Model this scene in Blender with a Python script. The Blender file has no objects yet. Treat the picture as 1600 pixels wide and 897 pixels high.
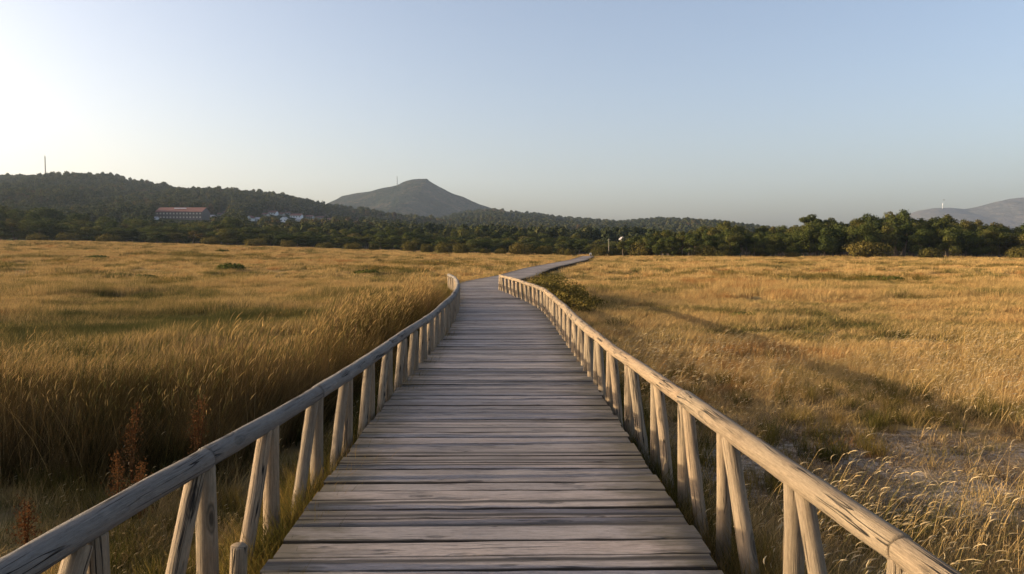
import bpy, math, random
import numpy as np
from mathutils import Vector, Matrix, Euler
random.seed(7)
RNG = np.random.default_rng(11)
C = bpy.context.scene.collection
R = math.radians

# ------------------------------------------------------------------ camera, sky, sun, exposure
EYE = 1.97            # ground is z = 0, deck top 0.32
F = 1200.0            # focal length in photo pixels
PITCH = math.atan(60.5 / F)
sc = bpy.context.scene
cam_d = bpy.data.cameras.new('camera'); cam = bpy.data.objects.new('camera', cam_d); C.objects.link(cam)
cam.location = (0, 0, EYE); cam.rotation_euler = (R(90) - PITCH, 0, 0)
cam_d.sensor_width = 36; cam_d.lens = 36 * F / 1600; cam_d.clip_start = 0.05; cam_d.clip_end = 40000
sc.camera = cam
SUN_EL = R(11.0); SUN_AZ = R(-88.0)       # azimuth from +Y towards +X: the sun stands left, a little ahead
sun_vec = Vector((math.sin(SUN_AZ) * math.cos(SUN_EL), math.cos(SUN_AZ) * math.cos(SUN_EL), math.sin(SUN_EL)))
w = bpy.data.worlds.new('World'); sc.world = w; w.use_nodes = True
nt = w.node_tree; nt.nodes.clear()
sky = nt.nodes.new('ShaderNodeTexSky'); sky.sky_type = 'NISHITA'; sky.sun_disc = False
sky.sun_elevation = SUN_EL; sky.sun_rotation = SUN_AZ; sky.air_density = 0.8; sky.dust_density = 3.6; sky.ozone_density = 0.6
bg = nt.nodes.new('ShaderNodeBackground'); bg.inputs[1].default_value = 0.145
wo = nt.nodes.new('ShaderNodeOutputWorld')
mixn = nt.nodes.new('ShaderNodeMix'); mixn.data_type = 'RGBA'; mixn.blend_type = 'MULTIPLY'; mixn.inputs[0].default_value = 1.0; mixn.inputs[7].default_value = (1.055, .995, 1.025, 1)
nt.links.new(sky.outputs[0], mixn.inputs[6]); nt.links.new(mixn.outputs[2], bg.inputs[0]); nt.links.new(bg.outputs[0], wo.inputs[0])
sd = bpy.data.lights.new('sun', 'SUN'); so = bpy.data.objects.new('sun', sd); C.objects.link(so)
sd.energy = 5.0; sd.angle = R(0.5); sd.color = (1.0, 0.78, 0.50)
so.rotation_euler = sun_vec.to_track_quat('Z', 'Y').to_euler()
sc.view_settings.view_transform = 'Standard'; sc.view_settings.look = 'None'
sc.view_settings.exposure = 1.05; sc.view_settings.gamma = 1.0; sc.view_settings.use_curve_mapping = False
sc.render.engine = 'CYCLES'
sc.cycles.max_bounces = 6; sc.cycles.diffuse_bounces = 1; sc.cycles.glossy_bounces = 2
sc.cycles.transmission_bounces = 3; sc.cycles.volume_bounces = 0; sc.cycles.transparent_max_bounces = 8
sc.cycles.use_denoising = True

# ------------------------------------------------------------------ small helpers
def tag(o, label=None, cat=None, group=None, kind=None):
    if label: o['label'] = label
    if cat: o['category'] = cat
    if group: o['group'] = group
    if kind: o['kind'] = kind
    return o

def mesh_np(name, verts, faces, mat=None, smooth=False, uvs=None, attrs=None):
    """verts (N,3), faces list of index tuples or an (M,k) array; uvs per loop; attrs {name:(N,) floats}"""
    me = bpy.data.meshes.new(name)
    verts = np.asarray(verts, np.float32)
    if isinstance(faces, np.ndarray):
        m, k = faces.shape
        me.vertices.add(len(verts)); me.vertices.foreach_set('co', verts.ravel())
        me.loops.add(m * k); me.loops.foreach_set('vertex_index', faces.astype(np.int32).ravel())
        me.polygons.add(m); me.polygons.foreach_set('loop_start', np.arange(0, m * k, k, dtype=np.int32))
        me.update(calc_edges=True)
    else:
        me.from_pydata([tuple(v) for v in verts], [], faces)
    if uvs is not None:
        uv = me.uv_layers.new(name='UVMap'); uv.data.foreach_set('uv', np.asarray(uvs, np.float32).ravel())
    if attrs:
        for k_, v_ in attrs.items():
            a = me.attributes.new(k_, 'FLOAT', 'POINT'); a.data.foreach_set('value', np.asarray(v_, np.float32))
    if smooth: me.polygons.foreach_set('use_smooth', [True] * len(me.polygons))
    if mat: me.materials.append(mat)
    me.update()
    return me

def link(name, me, parent=None, loc=(0, 0, 0)):
    o = bpy.data.objects.new(name, me); C.objects.link(o); o.location = loc
    if parent: o.parent = parent
    return o

def empty(name, loc=(0, 0, 0)):
    o = bpy.data.objects.new(name, None); C.objects.link(o); o.location = loc; o.empty_display_size = 0.2
    return o

class MB:
    """collects primitives into one mesh"""
    def __init__(s): s.v = []; s.f = []
    def add(s, vs, fs):
        b = len(s.v); s.v += [tuple(v) for v in vs]; s.f += [tuple(i + b for i in f) for f in fs]
    def box(s, c, d, rz=0.0):
        cx, cy, cz = c; hx, hy, hz = d[0] / 2, d[1] / 2, d[2] / 2; ca, sa = math.cos(rz), math.sin(rz)
        vs = []
        for z in (-hz, hz):
            for x, y in ((-hx, -hy), (hx, -hy), (hx, hy), (-hx, hy)):
                vs.append((cx + x * ca - y * sa, cy + x * sa + y * ca, cz + z))
        s.add(vs, [(3, 2, 1, 0), (4, 5, 6, 7), (0, 1, 5, 4), (1, 2, 6, 5), (2, 3, 7, 6), (3, 0, 4, 7)])
    def tube(s, pts, rad, n=6, cap=True):
        pts = [Vector(p) for p in pts]; vs = []; fs = []
        for i, p in enumerate(pts):
            d = (pts[min(i + 1, len(pts) - 1)] - pts[max(i - 1, 0)]).normalized()
            a = d.orthogonal().normalized() if abs(d.z) > .9 else d.cross(Vector((0, 0, 1))).normalized()
            b = d.cross(a)
            r = rad[i] if hasattr(rad, '__len__') else rad
            for k in range(n):
                t = 2 * math.pi * k / n; vs.append(p + a * math.cos(t) * r + b * math.sin(t) * r)
        for i in range(len(pts) - 1):
            for k in range(n):
                fs.append((i * n + k, i * n + (k + 1) % n, (i + 1) * n + (k + 1) % n, (i + 1) * n + k))
        if cap: fs += [tuple(range(n))[::-1], tuple((len(pts) - 1) * n + k for k in range(n))]
        s.add(vs, fs)
    def mesh(s, name, mat, smooth=False): return mesh_np(name, s.v, s.f, mat, smooth)
    def build(s, name, mat, parent=None, loc=(0, 0, 0), smooth=False): return link(name, s.mesh(name, mat, smooth), parent, loc)

_perm = np.random.default_rng(5).random((256, 256))
def vnoise(x, y):
    x = np.asarray(x, float); y = np.asarray(y, float)
    xi = np.floor(x).astype(int); yi = np.floor(y).astype(int); fx = x - xi; fy = y - yi
    fx = fx * fx * (3 - 2 * fx); fy = fy * fy * (3 - 2 * fy)
    g = lambda a, b: _perm[a & 255, b & 255]
    return ((g(xi, yi) * (1 - fx) + g(xi + 1, yi) * fx) * (1 - fy) + (g(xi, yi + 1) * (1 - fx) + g(xi + 1, yi + 1) * fx) * fy) * 2 - 1
def fbm(x, y, o=4):
    s = 0; a = .5
    for i in range(o):
        s = s + a * vnoise(x + 17.3 * i, y + 9.1 * i); x = x * 2.03; y = y * 2.03; a *= .5
    return s
def sstep(a, b, x):
    t = np.clip((np.asarray(x, float) - a) / (b - a), 0, 1); return t * t * (3 - 2 * t)

# ------------------------------------------------------------------ the deck's line and the lie of the land
CL = [(-4, .02), (0, -.04), (3.9, -.10), (6.35, -.16), (9, -.17), (12.3, -.16), (15, -.18), (18, -.24), (22, -.46), (26, -.78), (30, -1.12),
      (33.5, -1.40), (36.5, -1.42), (39.5, -1.02), (43, -.40), (47, .33), (54, 1.05), (62, 1.95), (70, 3.1), (77, 4.4), (94, 7.3), (104, 9.0), (130, 12.3), (153, 15.2)]
CLy = np.array([p[0] for p in CL]); CLx = np.array([p[1] for p in CL])
def smooth_curve(ys):
    ys = np.asarray(ys, float); s = 0
    for d in (-1.2, -.6, 0, .6, 1.2): s = s + np.interp(ys + d, CLy, CLx)
    return s / 5
DECK_Z = 0.32; HALF = 1.18
FIELD_EDGE = 165.0
def H(x, y):
    x = np.asarray(x, float); y = np.asarray(y, float)
    A = np.interp(x, [-140, -100, -55, -15, 12, 60, 110], [3.6, 3.25, 2.0, .62, .15, -.05, -.1])
    h = A * sstep(35, 160, y)
    near = fbm(x * .35, y * .35, 3) * .10 + fbm(x * .06 + 3, y * .06, 3) * .22 * sstep(6, 30, np.hypot(x, y))
    dist = np.abs(x - smooth_curve(np.clip(y, -4, 153)))
    near = near * sstep(1.0, 4.5, dist)
    near = near - .13 * np.exp(-((x + 2.6) ** 2) / 2.0) * sstep(1, 5, y) * (1 - sstep(24, 30, y))   # shallow ditch along the reeds
    return h + near
def ground_px(px, py, d):
    """world x of photo column px at distance d (depth along Y)"""
    return (px - 800) / F * d

# ------------------------------------------------------------------ node helpers and materials
def mat_new(name):
    m = bpy.data.materials.new(name); m.use_nodes = True; m.node_tree.nodes.clear(); return m
class NB:
    def __init__(s, m): s.t = m.node_tree
    def n(s, typ, **kw):
        nd = s.t.nodes.new(typ)
        for k, v in kw.items():
            if k.startswith('i_'): 
                key = k[2:]; key = int(key) if key.isdigit() else key.replace('_', ' ')
                nd.inputs[key].default_value = v
            else: setattr(nd, k, v)
        return nd
    def l(s, a, b): s.t.links.new(a, b)
    def ramp(s, fac, stops, interp='LINEAR'):
        r = s.t.nodes.new('ShaderNodeValToRGB'); r.color_ramp.interpolation = interp
        el = r.color_ramp.elements
        while len(el) < len(stops): el.new(.5)
        for e, (p, c) in zip(el, stops):
            e.position = p; e.color = (*c, 1) if len(c) == 3 else c
        s.l(fac, r.inputs[0]); return r.outputs[0]
    def mix(s, fac, a, b, mode='MIX'):
        m = s.t.nodes.new('ShaderNodeMix'); m.data_type = 'RGBA'; m.blend_type = mode
        for sock, val in ((m.inputs[0], fac), (m.inputs[6], a), (m.inputs[7], b)):
            if hasattr(val, 'links'): s.l(val, sock)
            else: sock.default_value = val if not isinstance(val, tuple) else ((*val, 1) if len(val) == 3 else val)
        return m.outputs[2]
    def math(s, op, a, b=0.0, clamp=False):
        m = s.t.nodes.new('ShaderNodeMath'); m.operation = op; m.use_clamp = clamp
        for sock, val in ((m.inputs[0], a), (m.inputs[1], b)):
            if hasattr(val, 'links'): s.l(val, sock)
            else: sock.default_value = val
        return m.outputs[0]
    def noise(s, vec, scale, detail=3, rough=.55, dist=0.0):
        n = s.t.nodes.new('ShaderNodeTexNoise'); n.inputs['Scale'].default_value = scale; n.inputs['Detail'].default_value = detail
        n.inputs['Roughness'].default_value = rough; n.inputs['Distortion'].default_value = dist
        if vec is not None: s.l(vec, n.inputs['Vector'])
        return n.outputs[0]
    def mapping(s, vec, scale=(1, 1, 1), loc=(0, 0, 0), rot=(0, 0, 0)):
        m = s.t.nodes.new('ShaderNodeMapping'); s.l(vec, m.inputs[0]); m.inputs['Scale'].default_value = scale
        m.inputs['Location'].default_value = loc; m.inputs['Rotation'].default_value = rot; return m.outputs[0]
    def out(s, sh):
        o = s.t.nodes.new('ShaderNodeOutputMaterial'); s.l(sh, o.inputs[0]); return o

def wood_mat(name, dark, mid, light, grain=1.0, stain=None, crack=.5, end_dirt_gap_shade=False, rough=.8):
    m = mat_new(name); b = NB(m)
    uv = b.n('ShaderNodeUVMap').outputs[0]                      # u along the grain, v across, both in metres
    g1 = b.noise(b.mapping(uv, (5, 150, 1)), 1, 6, .75, .5)
    g2 = b.noise(b.mapping(uv, (1.2, 22, 1)), 1, 3, .5, 1.2)
    big = b.noise(b.mapping(uv, (1.3, 3, 1)), 1, 2, .5)
    col = b.ramp(g1, [(.30, dark), (.5, mid), (.70, light)])
    col = b.mix(b.math('MULTIPLY', b.math('SUBTRACT', g2, .48, True), 1.5, True), col, tuple(c * .55 for c in mid), 'MIX')
    rnd = b.n('ShaderNodeAttribute', attribute_name='rnd').outputs['Fac']
    tint = b.ramp(rnd, [(0, (.58, .54, .52)), (.25, (.82, .79, .77)), (.55, (1.0, .99, .99)), (.8, (1.14, 1.05, .98)), (1, (1.34, 1.30, 1.26))])
    col = b.mix(1.0, col, tint, 'MULTIPLY')
    col = b.mix(b.ramp(big, [(.35, (0, 0, 0)), (.7, (.55, .55, .55))]), col, tuple(c * .8 for c in light), 'MIX')
    # knots
    vor = b.n('ShaderNodeTexVoronoi', feature='F1'); vor.inputs['Scale'].default_value = 1.0; vor.inputs['Randomness'].default_value = 1.0
    b.l(b.mapping(uv, (2.0, 6.0, 1)), vor.inputs['Vector'])
    kd = b.ramp(vor.outputs['Distance'], [(.07, (1, 1, 1)), (.11, (.35, .35, .35)), (.15, (.8, .8, .8)), (.19, (0, 0, 0))])
    col = b.mix(b.math('MULTIPLY', b.math('MULTIPLY', kd, .85), b.ramp(b.noise(b.mapping(uv, (1.1, 4.3, 1), (77, 5, 0)), 1, 1), [(.44, (0, 0, 0)), (.50, (1, 1, 1))])), col, tuple(c * .30 for c in dark))
    # long drying cracks
    cn = b.noise(b.mapping(uv, (.9, 26, 1), (31, 7, 0)), 1, 2, .5, .35)
    cw = b.math('ABSOLUTE', b.math('SUBTRACT', cn, .5))
    gate = b.noise(b.mapping(uv, (1.6, 5, 1), (3, 11, 0)), 1, 1)
    ck = b.math('MULTIPLY', b.ramp(cw, [(.0, (1, 1, 1)), (.006, (1, 1, 1)), (.018, (0, 0, 0))]), b.ramp(gate, [(.46, (0, 0, 0)), (.58, (1, 1, 1))]))
    col = b.mix(b.math('MULTIPLY', ck, crack), col, tuple(c * .10 for c in dark))
    fn = b.noise(b.mapping(uv, (14, 60, 1), (5, 2, 0)), 1, 4, .8)
    col = b.mix(1.0, col, b.ramp(fn, [(.3, (.72, .71, .70)), (.5, (1, 1, 1)), (.7, (1.18, 1.18, 1.18))]), 'MULTIPLY')
    if end_dirt_gap_shade:
        ed = b.n('ShaderNodeAttribute', attribute_name='edge').outputs['Fac']     # 0 mid deck, 1 at the plank ends
        dn = b.noise(b.mapping(uv, (2.5, 5, 1), (9, 3, 0)), 1, 4, .7)
        e2 = b.ramp(b.math('ADD', ed, b.math('MULTIPLY', b.math('SUBTRACT', dn, .5), .9)), [(.62, (0, 0, 0)), (.95, (.85, .85, .85))])
        col = b.mix(e2, col, (.075, .062, .035))
        fl = b.n('ShaderNodeAttribute', attribute_name='flank_shade').outputs['Fac']
        col = b.mix(b.ramp(fl, [(.25, (0, 0, 0)), (.8, (.92, .92, .92))]), col, (.022, .017, .012))  # plank flanks painted near-black: shade of the gaps put into the colour
        pn = b.noise(b.n('ShaderNodeNewGeometry').outputs['Position'], .8, 4, .6)
        col = b.mix(b.ramp(pn, [(.5, (0, 0, 0)), (.72, (.4, .4, .4))]), col, tuple(c * .55 for c in mid))
    bs = b.n('ShaderNodeBsdfPrincipled'); b.l(col, bs.inputs['Base Color']); bs.inputs['Roughness'].default_value = rough
    bs.inputs['Specular IOR Level'].default_value = .35
    hgt = b.math('SUBTRACT', b.math('ADD', b.math('MULTIPLY', g1, .5), b.math('MULTIPLY', g2, .3)), b.math('ADD', b.math('MULTIPLY', ck, 1.2), b.math('MULTIPLY', kd, .4)))
    bp = b.n('ShaderNodeBump'); bp.inputs['Strength'].default_value = .8 * grain; bp.inputs['Distance'].default_value = .007
    b.l(hgt, bp.inputs['Height']); b.l(bp.outputs[0], bs.inputs['Normal'])
    b.out(bs.outputs[0]); return m

M = {}
M['deck'] = wood_mat('weathered_planks', (.11, .092, .082), (.245, .218, .202), (.38, .342, .322), 1.0, crack=.85, end_dirt_gap_shade=True, rough=.7)
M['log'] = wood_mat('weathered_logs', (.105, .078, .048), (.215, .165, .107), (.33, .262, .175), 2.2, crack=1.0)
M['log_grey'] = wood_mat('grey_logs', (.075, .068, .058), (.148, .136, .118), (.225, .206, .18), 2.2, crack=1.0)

def leaf_mat(name, stops, nscale=.12, transl=.35, obj_rand=.5, rough=True, rustbias=None, seed=0.0, bright=1.0, mid_=.8):
    m = mat_new(name); b = NB(m)
    pos = b.n('ShaderNodeNewGeometry').outputs['Position']
    oi = b.n('ShaderNodeObjectInfo').outputs['Random']
    n1 = b.noise(b.mapping(pos, (1, .6, 1), (seed, seed, 0)), nscale, 4, .6)
    n2 = b.noise(b.mapping(pos, (1, 1, 1), (seed + 5, 0, 0)), nscale * 7, 2, .5)
    n3 = b.noise(b.mapping(pos, (.55, 1, 1), (seed + 9, 2, 0)), nscale * 2.6, 3, .6)
    f = b.math('ADD', b.math('ADD', b.math('MULTIPLY', b.math('SUBTRACT', n1, .5), 1.7), b.math('ADD', b.math('MULTIPLY', b.math('SUBTRACT', n3, .5), mid_), b.math('MULTIPLY', b.math('SUBTRACT', n2, .5), .8))),
               b.math('ADD', b.math('MULTIPLY', b.math('SUBTRACT', oi, .5), obj_rand), .5))
    if rustbias:
        sx = b.n('ShaderNodeSeparateXYZ'); b.l(pos, sx.inputs[0])
        mr = b.n('ShaderNodeMapRange'); b.l(sx.outputs[0], mr.inputs[0])
        mr.inputs[1].default_value = -9; mr.inputs[2].default_value = 6; mr.inputs[3].default_value = -rustbias; mr.inputs[4].default_value = 0.06
        my = b.n('ShaderNodeMapRange'); b.l(sx.outputs[1], my.inputs[0])
        my.inputs[1].default_value = 20; my.inputs[2].default_value = 60; my.inputs[3].default_value = 1; my.inputs[4].default_value = 0
        f = b.math('ADD', f, b.math('MULTIPLY', mr.outputs[0], my.outputs[0]))
    col = b.ramp(f, [(p, tuple(c * bright for c in cc)) for p, cc in stops])
    ri = b.n('ShaderNodeNewGeometry').outputs['Random Per Island']
    col = b.mix(1.0, col, b.ramp(ri, [(0, (.62, .62, .62)), (.5, (1, 1, 1)), (1, (1.35, 1.3, 1.2))]), 'MULTIPLY')
    d = b.n('ShaderNodeBsdfDiffuse'); b.l(col, d.inputs[0])
    t = b.n('ShaderNodeBsdfTranslucent'); b.l(col, t.inputs[0])
    mx = b.n('ShaderNodeMixShader'); mx.inputs[0].default_value = transl; b.l(d.outputs[0], mx.inputs[1]); b.l(t.outputs[0], mx.inputs[2])
    b.out(mx.outputs[0]); return m

M['meadow'] = leaf_mat('dry_meadow_grass', [(0.02, (0.0712, 0.072, 0.0264)), (0.2, (0.152, 0.1305, 0.044)), (0.38, (0.323, 0.2205, 0.0836)), (0.6, (0.494, 0.342, 0.1496)), (0.8, (0.4275, 0.279, 0.11)), (1, (0.285, 0.1395, 0.0528))], .13, .22, .6, rustbias=.20, mid_=1.5)
M['head'] = leaf_mat('cream_seed_heads', [(0.2, (0.405, 0.3078, 0.162)), (0.6, (0.5508, 0.4455, 0.2754)), (0.9, (0.486, 0.3564, 0.1944))], .5, .3, .4)
M['reed'] = leaf_mat('tall_reed_grass', [(0.1, (0.0343, 0.0303, 0.0097)), (0.4, (0.0808, 0.0554, 0.019)), (0.65, (0.1374, 0.0893, 0.0346)), (0.9, (0.1777, 0.1178, 0.0518))], .5, .2, .8)
M['green'] = leaf_mat('green_undergrowth', [(0.1, (0.04, 0.042, 0.0102)), (0.4, (0.085, 0.0756, 0.0204)), (0.65, (0.17, 0.1218, 0.034)), (1, (0.28, 0.168, 0.0595))], .4, .4, .6)
M['litter'] = leaf_mat('straw_litter', [(.1, (.09, .06, .035)), (.5, (.20, .14, .08)), (.9, (.33, .25, .15))], 1.5, .1, .6)
M['rushbrown'] = leaf_mat('brown_rush_tussocks', [(.1, (.06, .055, .02)), (.5, (.13, .095, .035)), (.9, (.20, .13, .05))], .4, .3, .6)
M['rust'] = leaf_mat('rusty_dock_seeds', [(0.1, (0.077, 0.0315, 0.0126)), (0.6, (0.1309, 0.0588, 0.0231)), (1, (0.1617, 0.0924, 0.0378))], 2, .3, .4)
M['darkseed'] = leaf_mat('dark_seed_heads', [(.1, (.07, .045, .025)), (.9, (.14, .09, .05))], 2, .2, .4)
M['shrub'] = leaf_mat('field_shrub_leaves', [(.1, (.035, .05, .014)), (.6, (.07, .085, .022)), (1, (.13, .12, .035))], 1, .25, .4)
M['pine'] = leaf_mat('pine_foliage', [(0.1, (0.0321, 0.043, 0.0145)), (0.5, (0.0546, 0.063, 0.0189)), (0.8, (0.0843, 0.0773, 0.0247)), (1, (0.0964, 0.0716, 0.0305))], .09, .22, .55)
M['tree'] = leaf_mat('broadleaf_foliage', [(0.1, (0.0401, 0.0539, 0.017)), (0.5, (0.0696, 0.0816, 0.0238)), (0.8, (0.1027, 0.0979, 0.0289)), (1, (0.1071, 0.0898, 0.034))], .09, .28, .55)
M['bush'] = leaf_mat('willow_bush_foliage', [(0.1, (0.054, 0.054, 0.0162)), (0.5, (0.0945, 0.081, 0.0234)), (1, (0.135, 0.1035, 0.0315))], .05, .28, .5)
M['forest'] = leaf_mat('hill_forest', [(0.1, (0.0289, 0.0387, 0.0184)), (0.5, (0.0448, 0.053, 0.0229)), (0.85, (0.0665, 0.0645, 0.026)), (1, (0.0795, 0.0572, 0.0321))], .012, .15, .6)

def bark_mat(name, c1, c2):
    m = mat_new(name); b = NB(m); tc = b.n('ShaderNodeTexCoord').outputs['Object']
    n = b.noise(b.mapping(tc, (3, 3, .6)), 2, 4)
    bs = b.n('ShaderNodeBsdfPrincipled'); b.l(b.ramp(n, [(.3, c1), (.7, c2)]), bs.inputs['Base Color']); bs.inputs['Roughness'].default_value = .9
    b.out(bs.outputs[0]); return m
M['bark'] = bark_mat('tree_bark', (.06, .045, .03), (.16, .12, .085))
M['palebark'] = bark_mat('pale_bark', (.22, .19, .15), (.42, .38, .31))
def plain(name, col, rough=.6, metal=0.0, var=.12, sc_=1.5):
    m = mat_new(name); b = NB(m); tc = b.n('ShaderNodeTexCoord').outputs['Object']
    n = b.noise(tc, sc_, 4)
    c = b.ramp(n, [(.25, tuple(x * (1 - var) for x in col)), (.75, tuple(min(1, x * (1 + var)) for x in col))])
    bs = b.n('ShaderNodeBsdfPrincipled'); b.l(c, bs.inputs['Base Color']); bs.inputs['Roughness'].default_value = rough; bs.inputs['Metallic'].default_value = metal
    b.out(bs.outputs[0]); return m
M['white'] = plain('white_render', (.62, .60, .56)); M['cream'] = plain('cream_render', (.36, .32, .27)); M['brickwall'] = plain('dull_grey_wall', (.10, .085, .075))
M['roof'] = plain('terracotta_roof', (.13, .045, .035), .9); M['roofgrey'] = plain('grey_roof', (.33, .31, .32), .8); M['glass'] = plain('dark_window', (.03, .035, .04), .15)
M['steel'] = plain('galvanised_steel', (.35, .35, .36), .5, .6); M['darksteel'] = plain('weathered_steel', (.09, .09, .095), .7); M['paint'] = plain('white_paint', (.8, .8, .8), .4); M['dark'] = plain('dark_timber', (.05, .04, .035), .9)
M['bird'] = plain('grey_feathers', (.14, .13, .13), .8)

# ground: dry soil and straw litter with a bare sandy patch right of the deck
def ground_mat():
    m = mat_new('ground_soil'); b = NB(m)
    pos = b.n('ShaderNodeNewGeometry').outputs['Position']
    n1 = b.noise(b.mapping(pos, (1, .6, 1)), .13, 4, .6); n2 = b.noise(pos, 1.6, 5, .65); n3 = b.noise(pos, 14, 5, .7)
    straw = b.ramp(n1, [(.30, (.085, .080, .032)), (.45, (.24, .165, .065)), (.6, (.33, .225, .09)), (.75, (.22, .13, .05))])
    col = b.mix(b.ramp(n2, [(.4, (0, 0, 0)), (.65, (.8, .8, .8))]), straw, (.12, .085, .045))
    sand = b.ramp(n3, [(.38, (.11, .085, .062)), (.5, (.25, .205, .155)), (.62, (.40, .335, .265))])
    mp = b.mapping(pos, (1 / 2.6, 1 / 1.7, 0), (-3.4 / 2.6, -6.9 / 1.7, 0))
    ln = b.n('ShaderNodeVectorMath', operation='LENGTH'); b.l(mp, ln.inputs[0])
    k = b.math('ADD', ln.outputs['Value'], b.math('MULTIPLY', b.math('SUBTRACT', n2, .5), 1.3))
    col = b.mix(b.ramp(k, [(.7, (1, 1, 1)), (1.2, (0, 0, 0))]), col, sand)
    sep = b.n('ShaderNodeSeparateXYZ'); b.l(pos, sep.inputs[0])
    far = b.n('ShaderNodeMapRange'); b.l(sep.outputs[1], far.inputs[0]); far.inputs[1].default_value = 204; far.inputs[2].default_value = 212
    wood = b.ramp(n1, [(.3, (.030, .035, .016)), (.6, (.055, .055, .024)), (.75, (.09, .075, .035))])
    col = b.mix(far.outputs[0], col, wood)
    bs = b.n('ShaderNodeBsdfPrincipled'); b.l(col, bs.inputs['Base Color']); bs.inputs['Roughness'].default_value = .95; bs.inputs['Specular IOR Level'].default_value = 0
    bp = b.n('ShaderNodeBump'); bp.inputs['Strength'].default_value = 1; bp.inputs['Distance'].default_value = .05
    b.l(b.math('ADD', b.math('MULTIPLY', n2, .8), b.math('MULTIPLY', n3, .35)), bp.inputs['Height']); b.l(bp.outputs[0], bs.inputs['Normal'])
    b.out(bs.outputs[0]); return m
M['ground'] = ground_mat()

def hill_mat(name, stops, sc_, bare=None):
    m = mat_new(name); b = NB(m); pos = b.n('ShaderNodeNewGeometry').outputs['Position']
    n1 = b.noise(pos, sc_, 6, .7); n2 = b.noise(pos, sc_ * 9, 4, .7)
    f = b.math('ADD', n1, b.math('MULTIPLY', b.math('SUBTRACT', n2, .5), .8))
    col = b.ramp(f, stops)
    if bare:
        n3 = b.noise(pos, sc_ * 3, 4, .6); col = b.mix(b.ramp(n3, [(.60, (0, 0, 0)), (.68, (.6, .6, .6))]), col, bare)
    bs = b.n('ShaderNodeBsdfDiffuse'); b.l(col, bs.inputs[0])
    bp = b.n('ShaderNodeBump'); bp.inputs['Strength'].default_value = 1; bp.inputs['Distance'].default_value = 28; b.l(f, bp.inputs['Height']); b.l(bp.outputs[0], bs.inputs['Normal'])
    b.out(bs.outputs[0]); return m
M['hill'] = hill_mat('wooded_slope', [(.3, (.025, .034, .015)), (.55, (.045, .052, .022)), (.75, (.085, .075, .035))], .006)
M['mountain'] = hill_mat('heath_mountain', [(.38, (.010, .017, .010)), (.52, (.022, .028, .017)), (.66, (.060, .050, .034))], .009, (.11, .08, .055))
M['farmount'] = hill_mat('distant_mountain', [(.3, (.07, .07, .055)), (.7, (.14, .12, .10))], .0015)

# ------------------------------------------------------------------ terrain
def grid_mesh(name, X, Y, Z, mat):
    ny, nx = X.shape
    v = np.stack([X, Y, Z], -1).reshape(-1, 3)
    i = np.arange(ny * nx).reshape(ny, nx)
    f = np.stack([i[:-1, :-1], i[:-1, 1:], i[1:, 1:], i[1:, :-1]], -1).reshape(-1, 4)
    return mesh_np(name, v, f, mat, True)
ys = np.concatenate([-np.geomspace(400, 8, 14), np.linspace(-6, 24, 121), np.geomspace(24.4, 5600, 130)])
ts = np.linspace(-1, 1, 241); ts = np.sign(ts) * (np.abs(ts) ** 1.5)
Yg, Tg = np.meshgrid(ys, ts, indexing='ij')
Xg = Tg * (26 + np.abs(Yg) * 1.15)
Zg = H(Xg, np.clip(Yg, -50, 1e5))
tag(link('ground', grid_mesh('ground', Xg, Yg, Zg, M['ground'])), kind='structure')

def px2(px, d): return (px - 800) / F * d
def pz(py, d): return EYE + (388 - py) / F * d          # height of photo row py at distance d
def hill_fn(prof, dist, toe, back, namp, nsc, power=1.1, lower=0):
    xs = np.array([px2(p, dist) for p, _ in prof]); zs = np.array([pz(q + lower, dist) for _, q in prof])
    def f(x, y):
        x = np.asarray(x, float); y = np.asarray(y, float)
        xr = x * dist / np.maximum(y, 1) * .45 + x * .55       # ridge lies a little fanned
        r = np.interp(xr, xs, zs)
        t = np.clip((y - toe) / (dist - toe), 0, 1) ** power
        tb = np.clip((back - y) / (back - dist), 0, 1)
        prof_y = np.where(y <= dist, t, sstep(0, 1, tb))
        n = fbm(x * nsc, y * nsc, 6) * namp * np.minimum(1, prof_y * 1.5) * (.12 + .88 * np.abs(np.clip((y - dist) / (dist - toe), -1, 1)) ** .5)
        return r * prof_y + n - 1.5 * (1 - np.minimum(1, prof_y * 30))
    return f, xs
P_LEFT = [(-900, 330), (-500, 300), (-250, 284), (-80, 286), (0, 284), (75, 282), (130, 281), (175, 279), (200, 287), (235, 291), (270, 297), (300, 311), (325, 306), (345, 303), (400, 306), (450, 311), (490, 322), (540, 333), (600, 341), (700, 352), (800, 366), (950, 392)]
P_MID = [(300, 392), (420, 362), (500, 354), (600, 350), (690, 342), (725, 331), (750, 328), (777, 326), (795, 331), (825, 333), (850, 336), (900, 341), (944, 346), (959, 347), (998, 343), (1031, 341), (1049, 343), (1075, 347), (1100, 352), (1150, 364), (1250, 378), (1500, 388)]
P_PEAK = [(380, 362), (440, 342), (485, 333), (505, 328), (520, 318), (535, 309), (550, 305), (575, 300), (600, 292.5), (620, 289), (632, 284.5), (644, 281), (655, 280.5), (667, 281), (671, 285.5), (676, 289), (687, 296), (700, 303.5), (712, 308), (725, 312), (737, 318), (750, 323), (775, 330), (830, 344), (900, 354), (1000, 362), (1200, 380)]
P_FAR = [(950, 372), (1010, 358), (1045, 349), (1072, 344.5), (1090, 348), (1110, 356), (1180, 372), (1300, 368), (1370, 350), (1410, 337), (1435, 329), (1455, 325), (1480, 324), (1505, 326), (1525, 322), (1550, 315), (1575, 310), (1600, 308), (1700, 300), (1850, 304), (2100, 340), (2400, 380)]
hl, xl = hill_fn(P_LEFT, 1000, 250, 1500, 14, .006, 1.08, 5)
hm, xm = hill_fn(P_MID, 1500, 520, 2000, 16, .004, 1.0, 8)
hp, xp = hill_fn(P_PEAK, 2600, 1400, 3300, 70, .005, 1.25)
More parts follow.
